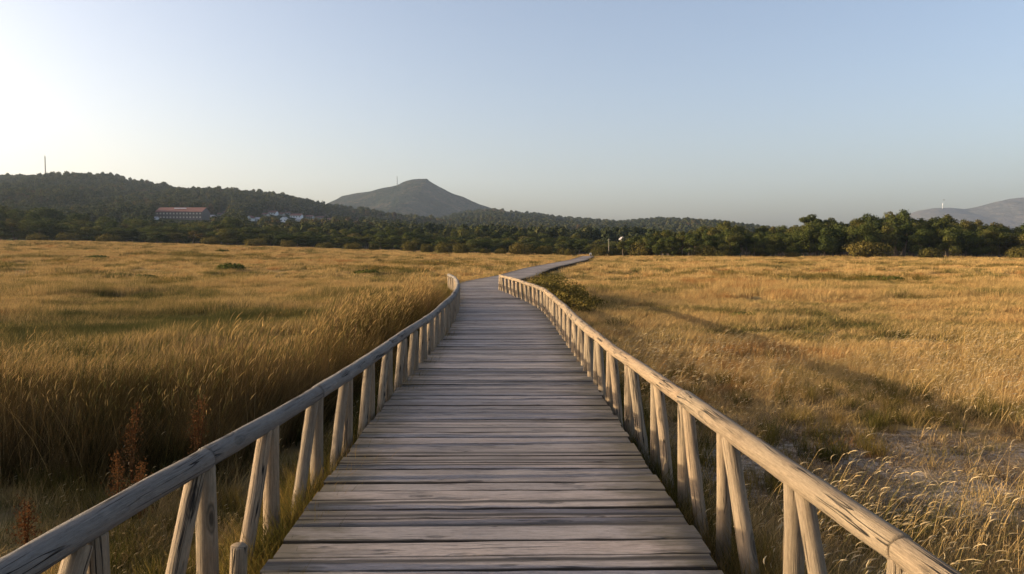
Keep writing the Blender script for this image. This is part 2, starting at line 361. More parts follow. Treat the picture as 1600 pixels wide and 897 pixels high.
hf, xf = hill_fn(P_FAR, 4700, 3300, 5300, 60, .0012, 1.0)
def hill_obj(f, xs, toe, back, mat, nx=260, ny=90, fan=True):
    yy = np.linspace(toe, back, ny); xx = np.linspace(xs[0], xs[-1], nx)
    Y, X = np.meshgrid(yy, xx, indexing='ij')
    tag(link('hills', grid_mesh('hills', X, Y, f(X, Y), mat)), kind='structure')
hill_obj(hl, xl, 250, 1500, M['hill'], 300, 110)
hill_obj(hm, xm, 520, 2000, M['hill'], 300, 90)
hill_obj(hp, xp, 1400, 3300, M['mountain'], 620, 160)
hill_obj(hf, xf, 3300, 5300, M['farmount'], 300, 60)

# ------------------------------------------------------------------ haze: one closed box of even air
def haze():
    mb = MB(); mb.box((-300, 2600, 258), (9400, 6400, 520))
    m = mat_new('haze_air'); b = NB(m)
    v = b.n('ShaderNodeVolumePrincipled'); v.inputs['Color'].default_value = (.62, .78, 1, 1); v.inputs['Density'].default_value = .00009; v.inputs['Anisotropy'].default_value = .35
    o = b.n('ShaderNodeOutputMaterial'); b.l(v.outputs[0], o.inputs['Volume'])
    tag(mb.build('haze', m), kind='stuff')
haze()

# ------------------------------------------------------------------ boardwalk deck
def path_samples():
    yy = np.arange(-4, 153.2, .02); xx = smooth_curve(yy)
    s = np.concatenate([[0], np.cumsum(np.hypot(np.diff(xx), np.diff(yy)))])
    return s, xx, yy
S_, SX, SY = path_samples()
def deck_pt(s):
    x = np.interp(s, S_, SX); y = np.interp(s, S_, SY); e = .35
    tx = np.interp(s + e, S_, SX) - np.interp(s - e, S_, SX); ty = np.interp(s + e, S_, SY) - np.interp(s - e, S_, SY)
    l = math.hypot(tx, ty); return x, y, tx / l, ty / l
def deck_z(y):      # the far stretch rides up with the land
    return float(DECK_Z + H(0, y) * sstep(40, 150, y) * .9 + .05 * sstep(50, 90, y))
def deck_zz(x, y): return DECK_Z + max(0.0, float(H(x, y)) - .02) * float(sstep(50, 100, y))
def build_deck():
    root = empty('boardwalk', (0, 0, 0))
    tag(root, 'long grey weathered plank boardwalk curving away across the golden meadow', 'boardwalk')
    rd = random.Random(3)
    V = []; Fc = []; U = []; rn = []; ed = []; sd_ = []
    s = 0.05; tot = S_[-1]; k = 0
    while s < tot - .3:
        x, y, tx, ty = deck_pt(s)
        near = y < 16
        wd = rd.choice([.145, .155, .16, .165, .175, .20]) + rd.uniform(-.006, .006)
        gap = rd.uniform(.008, .016) if rd.random() < .75 else rd.uniform(.016, .028)
        x, y, tx, ty = deck_pt(s + wd / 2)
        nx_, ny_ = ty, -tx                         # to the right
        la = HALF + rd.uniform(-.014, .014); lb = HALF + rd.uniform(-.014, .014)
        yaw = rd.uniform(-.006, .006); tilt = rd.uniform(-.004, .004); z0 = deck_zz(x, y) + rd.uniform(-.006, .005) + (rd.uniform(.004, .010) if rd.random() < .15 else 0)
        n = 13 if near else (5 if y < 60 else 3)
        r_ = rd.random(); uo, vo = rd.uniform(0, 50), rd.uniform(0, 400)
        hw = wd / 2; th = .04; c = .007
        prof = [(-hw, -th), (-hw, -c), (-hw + c, 0), (-hw * .35, rd.uniform(-.0015, .0015)), (hw * .35, rd.uniform(-.0015, .0015)), (hw - c, 0), (hw, -c), (hw, -th)]
        m = len(prof); b0 = len(V)
        wob = [rd.uniform(-.003, .003) for _ in range(n)]; wobz = [rd.uniform(-.002, .002) for _ in range(n)]
        for i in range(n):
            t = i / (n - 1); a = -la + (la + lb) * t
            for (pv, pz_) in prof:
                q = pv + wob[i] + a * yaw
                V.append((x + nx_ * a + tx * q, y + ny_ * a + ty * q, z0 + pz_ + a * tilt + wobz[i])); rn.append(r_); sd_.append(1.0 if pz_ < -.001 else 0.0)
                ed.append(abs(2 * t - 1) ** 1.0)
        def uvq(i, j): 
            a = -la + (la + lb) * i / (n - 1); return (a + uo, vo + prof[j][0] + (prof[j][1] if j in (0, m - 1) else 0))
        for i in range(n - 1):
            for j in range(m - 1):
                Fc.append((b0 + i * m + j, b0 + (i + 1) * m + j, b0 + (i + 1) * m + j + 1, b0 + i * m + j + 1))
                U += [uvq(i, j), uvq(i + 1, j), uvq(i + 1, j + 1), uvq(i, j + 1)]
        for i, rev in ((0, False), (n - 1, True)):
            f = [b0 + i * m + j for j in range(m)]
            if not rev: pass
            else: f = f[::-1]
            Fc.append(tuple(f)); U += [(uo + prof[0][0] * 0 + .01 * q, vo + q * .01) for q in range(m)]
        s += wd + gap; k += 1
    me = mesh_np('deck', V, Fc, M['deck'], False, U, {'rnd': rn, 'edge': ed, 'flank_shade': sd_})
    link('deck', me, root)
    # bearers under the planks, one length after another
    for side in (-.95, 0, .95):
        mb = MB(); prev = None
        for s0 in np.arange(.1, tot - .5, 1.0):
            x, y, tx, ty = deck_pt(s0); p = Vector((x + ty * side, y - tx * side, deck_zz(x, y) - .045 - .07))
            if prev is not None:
                d = (p - prev); mb.box((p + prev) / 2, (.07, d.length + .01, .13), math.atan2(d.y, d.x) - math.pi / 2)
            prev = p
        mb.build('bearer', M['dark'], root)
    mb = MB()
    for s0 in np.arange(.6, tot - .5, 1.9):
        for side in (-.95, .95):
            x, y, tx, ty = deck_pt(s0); zz = deck_zz(x, y) - .13
            px_, py_ = x + ty * side, y - tx * side; g = float(H(px_, py_)) - .2
            mb.tube([(px_ + .075, py_, g), (px_ + .075, py_, zz)], .045, 8)
    mb.build('foundation_stakes', M['dark'], root)['kind'] = 'stuff'
build_deck()

# ------------------------------------------------------------------ log railings
def log_mesh(name, L, r0, r1, mat, seed, sides=14, bend=.006, nseg=None):
    """a round log along local +Z, hand peeled: uneven radius, slight bend, chamfered ends"""
    rd = random.Random(seed); n = nseg or max(4, int(L / .12))
    zs = [0, .008] + [L * i / n for i in range(1, n)] + [L - .008, L]
    ph = rd.uniform(0, 6.28); ph2 = rd.uniform(0, 6.28); fl = [rd.uniform(-.035, .035) for _ in range(sides)]
    knots = [(rd.uniform(0, L), rd.uniform(0, 6.28), rd.uniform(.004, .009)) for _ in range(max(1, int(L * 2.2)))]
    V = []; U = []; Fc = []; uo, vo = rd.uniform(0, 60), rd.uniform(0, 60); rv = rd.random()
    for i, z in enumerate(zs):
        t = z / L; r = r0 + (r1 - r0) * t
        if i in (0, len(zs) - 1): r *= .90
        cx = bend * math.sin(math.pi * t) * math.cos(ph); cy = bend * math.sin(math.pi * t) * math.sin(ph)
        for k in range(sides):
            a = 2 * math.pi * k / sides
            rr = r * (1 + fl[k] + .02 * math.sin(z * 9 + ph2 + k)) 
            for kz, ka, kh in knots:
                da = (a - ka + math.pi) % (2 * math.pi) - math.pi
                rr += kh * math.exp(-((z - kz) / .05) ** 2 - (da / .45) ** 2)
            V.append((cx + rr * math.cos(a), cy + rr * math.sin(a), z))
    m = len(zs)
    for i in range(m - 1):
        for k in range(sides):
            k2 = (k + 1) % sides
            Fc.append((i * sides + k, i * sides + k2, (i + 1) * sides + k2, (i + 1) * sides + k))
            c = 2 * math.pi * r0 / sides
            U += [(uo + zs[i], vo + k * c), (uo + zs[i], vo + (k + 1) * c), (uo + zs[i + 1], vo + (k + 1) * c), (uo + zs[i + 1], vo + k * c)]
    Fc.append(tuple(range(sides))[::-1]); U += [(uo + 3 + .3 * V[k][0], vo + V[k][1]) for k in range(sides)][::-1]
    b = (m - 1) * sides; Fc.append(tuple(b + k for k in range(sides))); U += [(uo + 5 + .3 * V[b + k][0], vo + V[b + k][1]) for k in range(sides)]
    me = mesh_np(name, V, Fc, mat, True, U, {'rnd': [.25 + .6 * rv] * len(V)})
    return me
def put_log(name, a, b, r0, r1, mat, parent, seed, sides=14, bend=.006):
    a = Vector(a); b = Vector(b); d = b - a
    o = link(name, log_mesh(name, d.length, r0, r1, mat, seed, sides, bend), parent, a)
    o.rotation_euler = (d.to_track_quat('Z', 'Y') @ Euler((0, 0, random.uniform(0, 6.28))).to_quaternion()).to_euler()
    return o
# centre line of each handrail: (x, y) in plan
RL = [(-1.71, 1.2), (-1.70, 2.0), (-1.68, 2.52), (-1.645, 2.92), (-1.59, 3.89), (-1.54, 4.68), (-1.47, 5.8), (-1.43, 7.54), (-1.38, 8.8), (-1.33, 10.1), (-1.30, 12.4), (-1.30, 14.9), (-1.34, 17.3), (-1.42, 19.6), (-1.62, 23.3), (-1.95, 26.9), (-2.2, 29.2), (-2.62, 31.6)]
RR = [(1.43, 1.2), (1.43, 2.0), (1.42, 2.44), (1.41, 2.92), (1.37, 3.57), (1.27, 5.0), (1.235, 5.89), (1.215, 7.0), (1.11, 7.75), (1.06, 8.83), (1.02, 10.1), (.985, 12.4), (.94, 15.8), (.86, 19.6), (.66, 22.2), (.36, 24.7), (-.05, 27.7), (-.48, 30.5)]
def railing(label, pts, first, spacing, mat, seed, jitter, rail_mat, logs_every):
    root = empty('log_railing', (pts[0][0], pts[0][1], 0)); tag(root, label, 'railing', 'log railings along the boardwalk')
    org = Vector(root.location)
    P = np.array(pts); s = np.concatenate([[0], np.cumsum(np.hypot(*np.diff(P, axis=0).T))])
    at = lambda q: (float(np.interp(q, s, P[:, 0])), float(np.interp(q, s, P[:, 1])))
    s0 = float(np.interp(first, P[:, 1], s)); rd = random.Random(seed)
    posts = []; q = s0 - spacing * math.floor((s0 - .3) / spacing)
    while q < s[-1] - .1: posts.append(q + rd.uniform(-jitter, jitter)); q += spacing
    posts.append(s[-1] - .06)
    zc = DECK_Z + .56; rr = .058
    # handrail logs, each spanning a few bays, butted over a post
    i = 0; st = 0.0
    joints = [0.0]; k = (seed % 2)
    while k < len(posts) - 1:
        joints.append(posts[k]); k += logs_every if rd.random() < .75 else logs_every - 1
    joints.append(s[-1])
    joints = sorted(set(joints)); joints = [joints[0]] + [j for a, j in zip(joints, joints[1:]) if j - a > .4]
    for a, b in zip(joints, joints[1:]):
        pa, pb = at(a), at(b); z1 = zc + rd.uniform(-.006, .006); z2 = zc + rd.uniform(-.006, .006)
        A = Vector((*pa, z1)) - org; B = Vector((*pb, z2)) - org; d = (B - A).normalized() * .004
        lo = rr + rd.uniform(-.004, .006); hi = rr + rd.uniform(-.006, .004)
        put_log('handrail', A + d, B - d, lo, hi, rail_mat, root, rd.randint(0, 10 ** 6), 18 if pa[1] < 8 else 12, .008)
    for q in posts:
        x, y = at(q); g = float(H(x, y)) - .35; r = .050 + rd.uniform(-.005, .006)
        lean = rd.uniform(-.015, .015)
        put_log('post', Vector((x + lean, y, g)) - org, Vector((x, y, zc - rr * .55)) - org, r * 1.05, r * .95, mat, root, rd.randint(0, 10 ** 6), 14 if y < 10 else 9, .006)
        if q < s0 - spacing * 1.5: continue
        # brace: foot half a bay nearer, head against the post under the rail
        fx, fy = at(max(0, q - .60)); hx, hy = at(q - .095); r = .046 + rd.uniform(-.005, .005)
        f = Vector((fx, fy, -.12)); h = Vector((hx, hy, zc - rr * .7))
        put_log('brace', f - org, h - org, r, r * .95, mat, root, rd.randint(0, 10 ** 6), 14 if y < 10 else 9, .008)
    return root
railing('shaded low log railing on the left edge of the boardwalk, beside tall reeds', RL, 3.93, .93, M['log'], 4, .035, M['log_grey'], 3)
railing('sunlit low log railing on the right edge of the boardwalk, beside sandy grass', RR, 3.68, .94, M['log'], 9, .035, M['log'], 3)
st = log_mesh('log_stake', .62, .043, .040, M['log'], 77)
stk = link('log_stake', st, None, (-1.40, 3.80, -.12)); stk.rotation_euler = (R(5), R(4), 0)
tag(stk, 'short sawn log stake standing in grass just inside the near left railing', 'stake')

# ------------------------------------------------------------------ scattered vegetation (stuff)
def blades(rng, n, hmin, hmax, wd, spread, lean=(.25, 0), curl=.35, segs=3, wexp=1.0):
    """n tapering blades rooted near the origin; returns verts, quads"""
    V = []; Fq = []
    for _ in range(n):
        a = rng.uniform(0, 2 * math.pi); rad = spread * math.sqrt(rng.random()); x0, y0 = rad * math.cos(a), rad * math.sin(a)
        h = rng.uniform(hmin, hmax); dx, dy = lean[0] * rng.uniform(-.3, 1.5) + rng.normal(0, .24), lean[1] + rng.normal(0, .24)
        dx += x0 * .4; dy += y0 * .4
        ca = rng.uniform(0, math.pi); wx, wy = math.cos(ca) * wd / 2, math.sin(ca) * wd / 2; b = len(V)
        for k in range(segs + 1):
            t = k / segs; bend = (t * .5 + curl * t * t)
            ww = (1 - t ** 1.4) * .9 + .1
            cx, cy, cz = x0 + dx * h * bend, y0 + dy * h * bend, h * t * (1 - .12 * t)
            V.append((cx - wx * ww, cy - wy * ww, cz)); V.append((cx + wx * ww, cy + wy * ww, cz))
        for k in range(segs): Fq.append((b + 2 * k, b + 2 * k + 1, b + 2 * k + 3, b + 2 * k + 2))
    return V, Fq
def heads(rng, n, hmin, hmax, spread, lean, hl_=.06, hw=.007, thin=.0022, droop=.6, stem=True):
    """wiry stems carrying curved fuzzy heads; returns (stems V,F), (heads V,F)"""
    SV = []; SF = []; HV = []; HF = []
    for _ in range(n):
        a = rng.uniform(0, 2 * math.pi); rad = spread * math.sqrt(rng.random()); x0, y0 = rad * math.cos(a), rad * math.sin(a)
        h = rng.uniform(hmin, hmax); dx = lean * rng.uniform(.4, 1.4) + rng.normal(0, .1); dy = rng.normal(0, .16)
        pts = []
        for k in range(4):
            t = k / 3; pts.append(Vector((x0 + dx * h * t * t, y0 + dy * h * t * t, h * t)))
        b = len(SV); ca = rng.uniform(0, math.pi); wv = Vector((math.cos(ca), math.sin(ca), 0)) * thin / 2
        if stem:
            for p in pts: SV += [tuple(p - wv), tuple(p + wv)]
            for k in range(3): SF.append((b + 2 * k, b + 2 * k + 1, b + 2 * k + 3, b + 2 * k + 2))
        d = (pts[3] - pts[2]).normalized(); p = pts[3].copy(); L = hl_ * rng.uniform(.6, 1.4); r = hw * rng.uniform(.7, 1.3)
        side = Vector((rng.normal(.8, .4), rng.normal(0, .4), 0)).normalized()
        b = len(HV); prof = (.35, 1, 1, .7, .12); n_ = 4
        for i, q in enumerate(prof):
            u = d.orthogonal().normalized(); v = d.cross(u)
            for k in range(n_):
                t = 2 * math.pi * k / n_; HV.append(tuple(p + (u * math.cos(t) + v * math.sin(t)) * r * q))
            d = (d + side * droop * .45 + Vector((0, 0, -droop * .25))).normalized(); p = p + d * L / 4
        for i in range(len(prof) - 1):
            for k in range(n_): HF.append((b + i * n_ + k, b + i * n_ + (k + 1) % n_, b + (i + 1) * n_ + (k + 1) % n_, b + (i + 1) * n_ + k))
    return (SV, SF), (HV, HF)
def proto(coll, name, parts):
    """one unlinked prototype from [(verts, quads, material)]"""
    V = []; Fq = []; mi = []; mats = []
    for v, f, m in parts:
        b = len(V); V += v; Fq += [tuple(i + b for i in q) for q in f]
        if m not in mats: mats.append(m)
        mi += [mats.index(m)] * len(f)
    me = mesh_np(name, np.array(V), np.array(Fq, dtype=np.int32))
    for m in mats: me.materials.append(m)
    me.polygons.foreach_set('material_index', mi); me.update()
    o = bpy.data.objects.new(name, me); coll.objects.link(o); return o
def scatter(name, coll, pts, rotz, scl, idx, tilt=None):
    n = len(pts); me = bpy.data.meshes.new(name); me.vertices.add(n); me.vertices.foreach_set('co', np.asarray(pts, np.float32).ravel())
    rot = np.zeros((n, 3), np.float32); rot[:, 2] = rotz
    if tilt is not None: rot[:, :2] = tilt
    a = me.attributes.new('rot', 'FLOAT_VECTOR', 'POINT'); a.data.foreach_set('vector', rot.ravel())
    scl = np.asarray(scl, np.float32); scl = np.repeat(scl[:, None], 3, 1) if scl.ndim == 1 else scl
    a = me.attributes.new('scl', 'FLOAT_VECTOR', 'POINT'); a.data.foreach_set('vector', scl.astype(np.float32).ravel())
    a = me.attributes.new('idx', 'INT', 'POINT'); a.data.foreach_set('value', np.asarray(idx, np.int32))
    o = link(name, me)
    g = bpy.data.node_groups.new(name + '_scatter', 'GeometryNodeTree'); g.interface.new_socket('Geometry', in_out='INPUT', socket_type='NodeSocketGeometry'); g.interface.new_socket('Geometry', in_out='OUTPUT', socket_type='NodeSocketGeometry')
    N = g.nodes; gi = N.new('NodeGroupInput'); go = N.new('NodeGroupOutput'); ip = N.new('GeometryNodeInstanceOnPoints'); ci = N.new('GeometryNodeCollectionInfo')
    ci.inputs[0].default_value = coll; ci.inputs[1].default_value = True; ci.inputs[2].default_value = True
    ip.inputs['Pick Instance'].default_value = True
    def na(nm, t):
        q = N.new('GeometryNodeInputNamedAttribute'); q.data_type = t; q.inputs[0].default_value = nm; return q.outputs['Attribute']
    er = N.new('FunctionNodeEulerToRotation')
    g.links.new(gi.outputs[0], ip.inputs['Points']); g.links.new(ci.outputs[0], ip.inputs['Instance']); g.links.new(na('idx', 'INT'), ip.inputs['Instance Index'])
    g.links.new(na('rot', 'FLOAT_VECTOR'), er.inputs[0]); g.links.new(er.outputs[0], ip.inputs['Rotation']); g.links.new(na('scl', 'FLOAT_VECTOR'), ip.inputs['Scale'])
    g.links.new(ip.outputs[0], go.inputs[0])
    md = o.modifiers.new('scatter', 'NODES'); md.node_group = g
    return o
def newcoll(n): return bpy.data.collections.new(n)

def deck_dist(x, y): return np.abs(x - smooth_curve(np.clip(y, -4, 153)))
def sand_k(x, y): return np.hypot((x - 3.4) / 2.6, (y - 6.9) / 1.7) + fbm(x * .8, y * .8, 3) * .8
def wedge(n, y0, y1, umax, rng, pad=3.0, power=1.0):
    y = y0 + (y1 - y0) * rng.random(n) ** power
    x = (rng.random(n) * 2 - 1) * (y * umax + pad)
    # keep density even by area
    keep = rng.random(n) < (y * umax + pad) / (y1 * umax + pad)
    return x[keep], y[keep]

# --- golden meadow grass
def meadow():
    rng = np.random.default_rng(21); coll = newcoll('meadow_tufts')
    for i in range(5):      # 0-4 short loose grass, some with heads
        v, f = blades(rng, 70, .12, .34, .0045, .15, (.30, 0), .5)
        (sv, sf), (hv, hf) = heads(rng, 1 if i < 3 else 3, .24, .44, .18, .22, .04 if i < 3 else .05, .0025 if i < 3 else .0033)
        proto(coll, 'a%d' % i, [(v, f, M['meadow']), (sv, sf, M['meadow']), (hv, hf, M['head'])])
    for i in range(4):      # 5-8 mid distance, wider blades
        v, f = blades(rng, 90, .14, .38, .010, .34, (.28, 0), .5, 2)
        proto(coll, 'b%d' % i, [(v, f, M['meadow'])])
    for i in range(4):      # 9-12 far clumps
        v, f = blades(rng, 110, .16, .42, .028, .75, (.25, 0), .5, 2)
        proto(coll, 'c%d' % i, [(v, f, M['meadow'])])
    P = []; RZ = []; SC = []; ID = []
    def put(x, y, s, lo, hi):
        n = len(x); P.append(np.stack([x, y, H(x, y) - .01], 1)); RZ.append(rng.normal(0, .5, n)); 
        zz = (.65 + 1.1 * np.clip(fbm(x * .3, y * .3, 3) + .35, 0, 1)) * np.where((x > 1) & (y < 28), .62, np.where((x < 0) & (y < 6.4), .55, np.where((x < 0) & (y < 28), .8, 1)))
        SC.append(np.stack([s, s, s * zz], 1)); ID.append(rng.integers(lo, hi, n))
    x, y = wedge(15000, 1.2, 13, .78, rng, 3.0)
    k = deck_dist(x, y) > 1.38; sk = sand_k(x, y); k &= (rng.random(len(x)) < np.clip((sk - .6) * 1.4, .12, 1)) | (x < 1); 
    k &= ~((x < -2.0) & (y > 6.5) & (x > -8) & (y < 8)); k &= ~((x < -2.0) & (y > 6.5) & (x > -3.6))
    k &= rng.random(len(x)) < np.where(x > 1, .8, .75)
    put(x[k], y[k], rng.uniform(.6, 1.15, k.sum()) * np.where((x[k] < 0), .9, 1.0), 0, np.where(x[k] < 0, 3, 5))
    x, y = wedge(42000, 13, 42, .76, rng, 3)
    k = deck_dist(x, y) > 1.5; k &= rng.random(len(x)) < sstep(-.38, -.02, fbm(x * .45, y * .6 + 30, 3)); k &= ~((x < -2.2) & (x > -3.6) & (y < 22)); put(x[k], y[k], rng.uniform(.7, 1.2, k.sum()), 5, 9)
    x, y = wedge(84000, 42, 206, .76, rng, 4); k0 = ~((y > 172) & (x > px2(975, y))); x = x[k0]; y = y[k0]
    k = deck_dist(x, y) > 1.9; k &= rng.random(len(x)) < .3 + .7 * sstep(-.34, .02, fbm(x * .20, y * .32 + 60, 4)); put(x[k], y[k], rng.uniform(.6, 1.15, k.sum()) * (.75 + .25 * sstep(40, 100, y[k])), 9, 13)
    x = rng.uniform(-2.9, -1.42, 420); y = rng.uniform(2.4, 5.4, 420); put(x, y, rng.uniform(.55, .95, 420), 0, 3)
    # strips outside the frame that throw shadows in from the left
    x = rng.uniform(-16, -3, 1800); y = rng.uniform(-1, 4, 1800); put(x, y, rng.uniform(.7, 1.0, 1800), 5, 9)
    o = scatter('meadow_grass', coll, np.concatenate(P), np.concatenate(RZ), np.concatenate(SC), np.concatenate(ID)); tag(o, 'golden dry meadow grass covering the whole flat field', 'grass', kind='stuff')
meadow()

# --- foxtail grass with cream heads, bottom right
def foxtails():
    rng = np.random.default_rng(5); coll = newcoll('foxtail_tufts')
    for i in range(5):
        (sv, sf), (hv, hf) = heads(rng, 8, .14, .46, .26, .42, .070, .0037, .0026, .75)
        v, f = blades(rng, 30, .08, .25, .004, .18, (.3, 0), .6)
        proto(coll, 'f%d' % i, [(sv, sf, M['meadow']), (hv, hf, M['head']), (v, f, M['meadow'])])
    P = []; n = 2600
    x = rng.uniform(1.55, 10, n * 2); y = rng.uniform(2.2, 15, n * 2)
    dens = .9 * sstep(.45, -.25, fbm(x * .45 + 4, y * .45, 3)) * (.22 + .78 * sstep(7.5, 4.6, y)) * np.clip((sand_k(x, y) - .5) * 1.3, .14, 1)
    k = rng.random(len(x)) < dens; x = x[k]; y = y[k]
    o = scatter('foxtail_grass', coll, np.stack([x, y, H(x, y)], 1), rng.normal(0, .35, len(x)), rng.uniform(.7, 1.15, len(x)), rng.integers(0, 5, len(x)))
    tag(o, 'pale nodding foxtail seed heads right of the boardwalk railing', 'grass', kind='stuff')
foxtails()

# --- tall reeds left of the deck
def reed_mask(x, y, rng):
    front = 6.35 + .5 * fbm(x * .5, y * 0, 2) + .04 * np.clip(-x - 3, 0, 9)
    inner = np.interp(y, [6, 9, 13, 20, 25], [-2.6, -2.1, -1.95, -1.95, -2.3]); outer = np.interp(y, [6, 7.8, 8.8, 10, 16, 25], [-9.5, -9.0, -4.6, -3.7, -3.5, -3.3]) + .5 * fbm(y * .8, y * 0 + 5, 2)
    d = sstep(0, .35, y - front) * sstep(0, .5, inner - x) * sstep(0, .5, x - outer) * sstep(26, 21, y)
    return rng.random(len(x)) < d
def reeds():
    rng = np.random.default_rng(9); coll = newcoll('reed_tufts')
    for i in range(5):
        v, f = blades(rng, 110, .35, 1.15, .0055, .20, (.28, 0), .45, 4)
        (sv, sf), (hv, hf) = heads(rng, 3, .95, 1.3, .20, .14, .11, .0035, .003, .3)
        v2, f2 = blades(rng, 5, .7, 1.3, .005, .26, (.4, 0), .6, 4)
        proto(coll, 'r%d' % i, [(v2, f2, M['meadow']), (v, f, M['reed']), (sv, sf, M['reed']), (hv, hf, M['meadow'])])
    n = 17000; x = rng.uniform(-9.5, -1.7, n); y = rng.uniform(6, 26, n)
    k = reed_mask(x, y, rng); k &= rng.random(n) < np.interp(y, [6, 12, 26], [1, .75, .5]); x = x[k]; y = y[k]
    xo = rng.uniform(-9.5, -3.0, 2600); yo = rng.uniform(5.3, 6.9, 2600); ko = xo < -.70 * yo - .75; x = np.concatenate([x, xo[ko]]); y = np.concatenate([y, yo[ko]])  # unseen reeds added beyond the left frame edge to shade the foreground
    s = np.interp(y, [6.5, 9, 14, 22], [.78, .84, .90, .98]) * rng.uniform(.68, 1.12, len(x)) * (1 + .35 * fbm(x * .9, y * .9, 2)) * np.interp(x, [-9, -4.5, -3], [.72, .85, 1])
    P = np.stack([x, y, H(x, y)], 1)
    o = scatter('reeds', coll, P, rng.normal(0, .4, len(x)), s, rng.integers(0, 5, len(x)))
    tag(o, 'tall brown reed grass standing left of the boardwalk', 'reeds', kind='stuff')
reeds()

# --- greener grass: along the deck edges, foreground left and in scattered patches
def green_grass():
    rng = np.random.default_rng(15); coll = newcoll('green_tufts')
    for i in range(4):
        v, f = blades(rng, 75, .12, .36, .0055, .12, (.12, 0), .6)
        proto(coll, 'g%d' % i, [(v, f, M['green'])])
    for i in range(3):
        v, f = blades(rng, 90, .14, .34, .014, .35, (.2, 0), .5, 2)
        proto(coll, 'h%d' % i, [(v, f, M['green'])])
    for i in range(3):
        v, f = blades(rng, 80, .16, .40, .016, .30, (.15, 0), .4, 2)
        proto(coll, 'i%d' % i, [(v, f, M['rushbrown'])])
    for i in range(3):      # flattened litter for the sandy patch
        v, f = blades(rng, 60, .03, .09, .006, .22, (1.6, .3), 1.2, 2)
        proto(coll, 'j%d' % i, [(v, f, M['litter'])])
    P = []; S = []; I = []
    def put(x, y, s, lo, hi): P.append(np.stack([x, y, H(x, y) - .01], 1)); S.append(s); I.append(rng.integers(lo, hi, len(x)))
    # fringe hugging the left edge of the planks
    n = 1500; y = 2.5 + 34 * rng.random(n) ** 1.5; x = smooth_curve(y) - HALF - rng.uniform(-.06, .30, n)
    k = rng.random(n) < .25 + .75 * sstep(-.05, .25, fbm(y * .9, y * 0 + 3, 3)); put(x[k], y[k], rng.uniform(.85, 1.5, k.sum()) * np.interp(y[k], [3, 12], [1, 1.15]), 0, 4)
    # right edge, sparser
    n = 420; y = 2.5 + 30 * rng.random(n) ** 1.3; x = smooth_curve(y) + HALF + rng.uniform(.02, .45, n)
    put(x, y, rng.uniform(.7, 1.15, n), 0, 4)
    # ditch on the left foreground
    n = 2600; x = rng.uniform(-7.5, -1.5, n); y = rng.uniform(2, 8.5, n); k = rng.random(n) < np.interp(y, [2, 5, 6.5], [.75, .55, .15]) * sstep(-.35, .25, fbm(x * .6, y * .6 + 8, 3)); put(x[k], y[k], rng.uniform(.6, 1.05, k.sum()), 0, 4)
    n = 1500; x = rng.uniform(1.5, 8, n); y = rng.uniform(3, 15, n); k = rng.random(n) < sstep(.0, .35, fbm(x * .45 + 20, y * .45 + 8, 3)) * .8; put(x[k], y[k], rng.uniform(.5, .9, k.sum()), 0, 4)
    n = 1500; x = rng.uniform(1.3, 7.5, n); y = rng.uniform(3.5, 10, n); k = rng.random(n) < .3 + .6 * sstep(-.2, .3, fbm(x * 1.2, y * 1.2 + 8, 3)); put(x[k], y[k], rng.uniform(.6, 1.5, k.sum()), 10, 13)
    # patches out in the field
    x, y = wedge(26000, 8, 110, .76, rng, 3); f_ = fbm(x * .09 + 40, y * .06, 4); k = (f_ > .16) & (deck_dist(x, y) > 1.7) & (rng.random(len(x)) < sstep(.16, .4, f_) * np.where(x < 0, .8, .6))
    put(x[k], y[k], rng.uniform(.7, 1.25, k.sum()) * np.interp(y[k], [10, 60, 110], [.8, 1.3, 1.9]), 4, 7)
    x, y = wedge(9000, 16, 160, .76, rng, 3); f_ = fbm(x * .16 + 90, y * .22, 3); k = (f_ > .12) & (deck_dist(x, y) > 2) & (rng.random(len(x)) < .4)
    put(x[k], y[k], rng.uniform(.5, 1.15, k.sum()) * np.interp(y[k], [16, 60, 160], [.9, 1.3, 2.1]), 7, 10)
    P = np.concatenate(P); o = scatter('green_grass', coll, P, rng.uniform(0, 6.28, len(P)), np.concatenate(S), np.concatenate(I))
    tag(o, 'olive green grass in patches and along the plank edges', 'grass', kind='stuff')
green_grass()

# ------------------------------------------------------------------ single plants
def dock_plant(x, y, h, label, mat, cat, name, nclus=150, dark=False, lean=.05, group=None):
    rng = np.random.default_rng(int(abs(x * 100 + y * 1000))); z = float(H(x, y)) - .02
    root = empty(name, (x, y, z)); tag(root, label, cat, group)
    mb = MB(); tops = []
    for k in range(3 if not dark else 6):
        a = rng.uniform(0, 6.28); hh = h * rng.uniform(.75, 1.0) if k else h; dx = lean + rng.normal(0, .05); dy = rng.normal(0, .05)
        pts = [(0, 0, 0), (dx * .3 * hh, dy * .3 * hh, hh * .4), (dx * hh, dy * hh, hh)]; mb.tube(pts, [.006, .005, .002], 5)
        tops.append(pts)
    mb.build('stem', mat, root, smooth=True)
    V = []; Fq = []
    for pts in tops:
        a, b, c = map(Vector, pts)
        for _ in range(nclus):
            t = rng.uniform(.45 if not dark else .82, 1.0); p = b + (c - b) * ((t - .4) / .6) if t > .4 else a + (b - a) * t / .4
            sp = (.034 if not dark else .028) * (1.15 - t) / .6 + .008; q = p + Vector((rng.normal(0, sp), rng.normal(0, sp), rng.normal(0, .02)))
            u = Vector(rng.normal(size=3)).normalized() * .0048; v = u.orthogonal().normalized() * .0042; k = len(V)
            V += [tuple(q - u - v), tuple(q + u - v), tuple(q + u + v), tuple(q - u + v)]; Fq.append((k, k + 1, k + 2, k + 3))
    link('foliage', mesh_np('foliage', V, Fq, mat), root)  # loose seed clusters of the heads rather than leaves
    return root
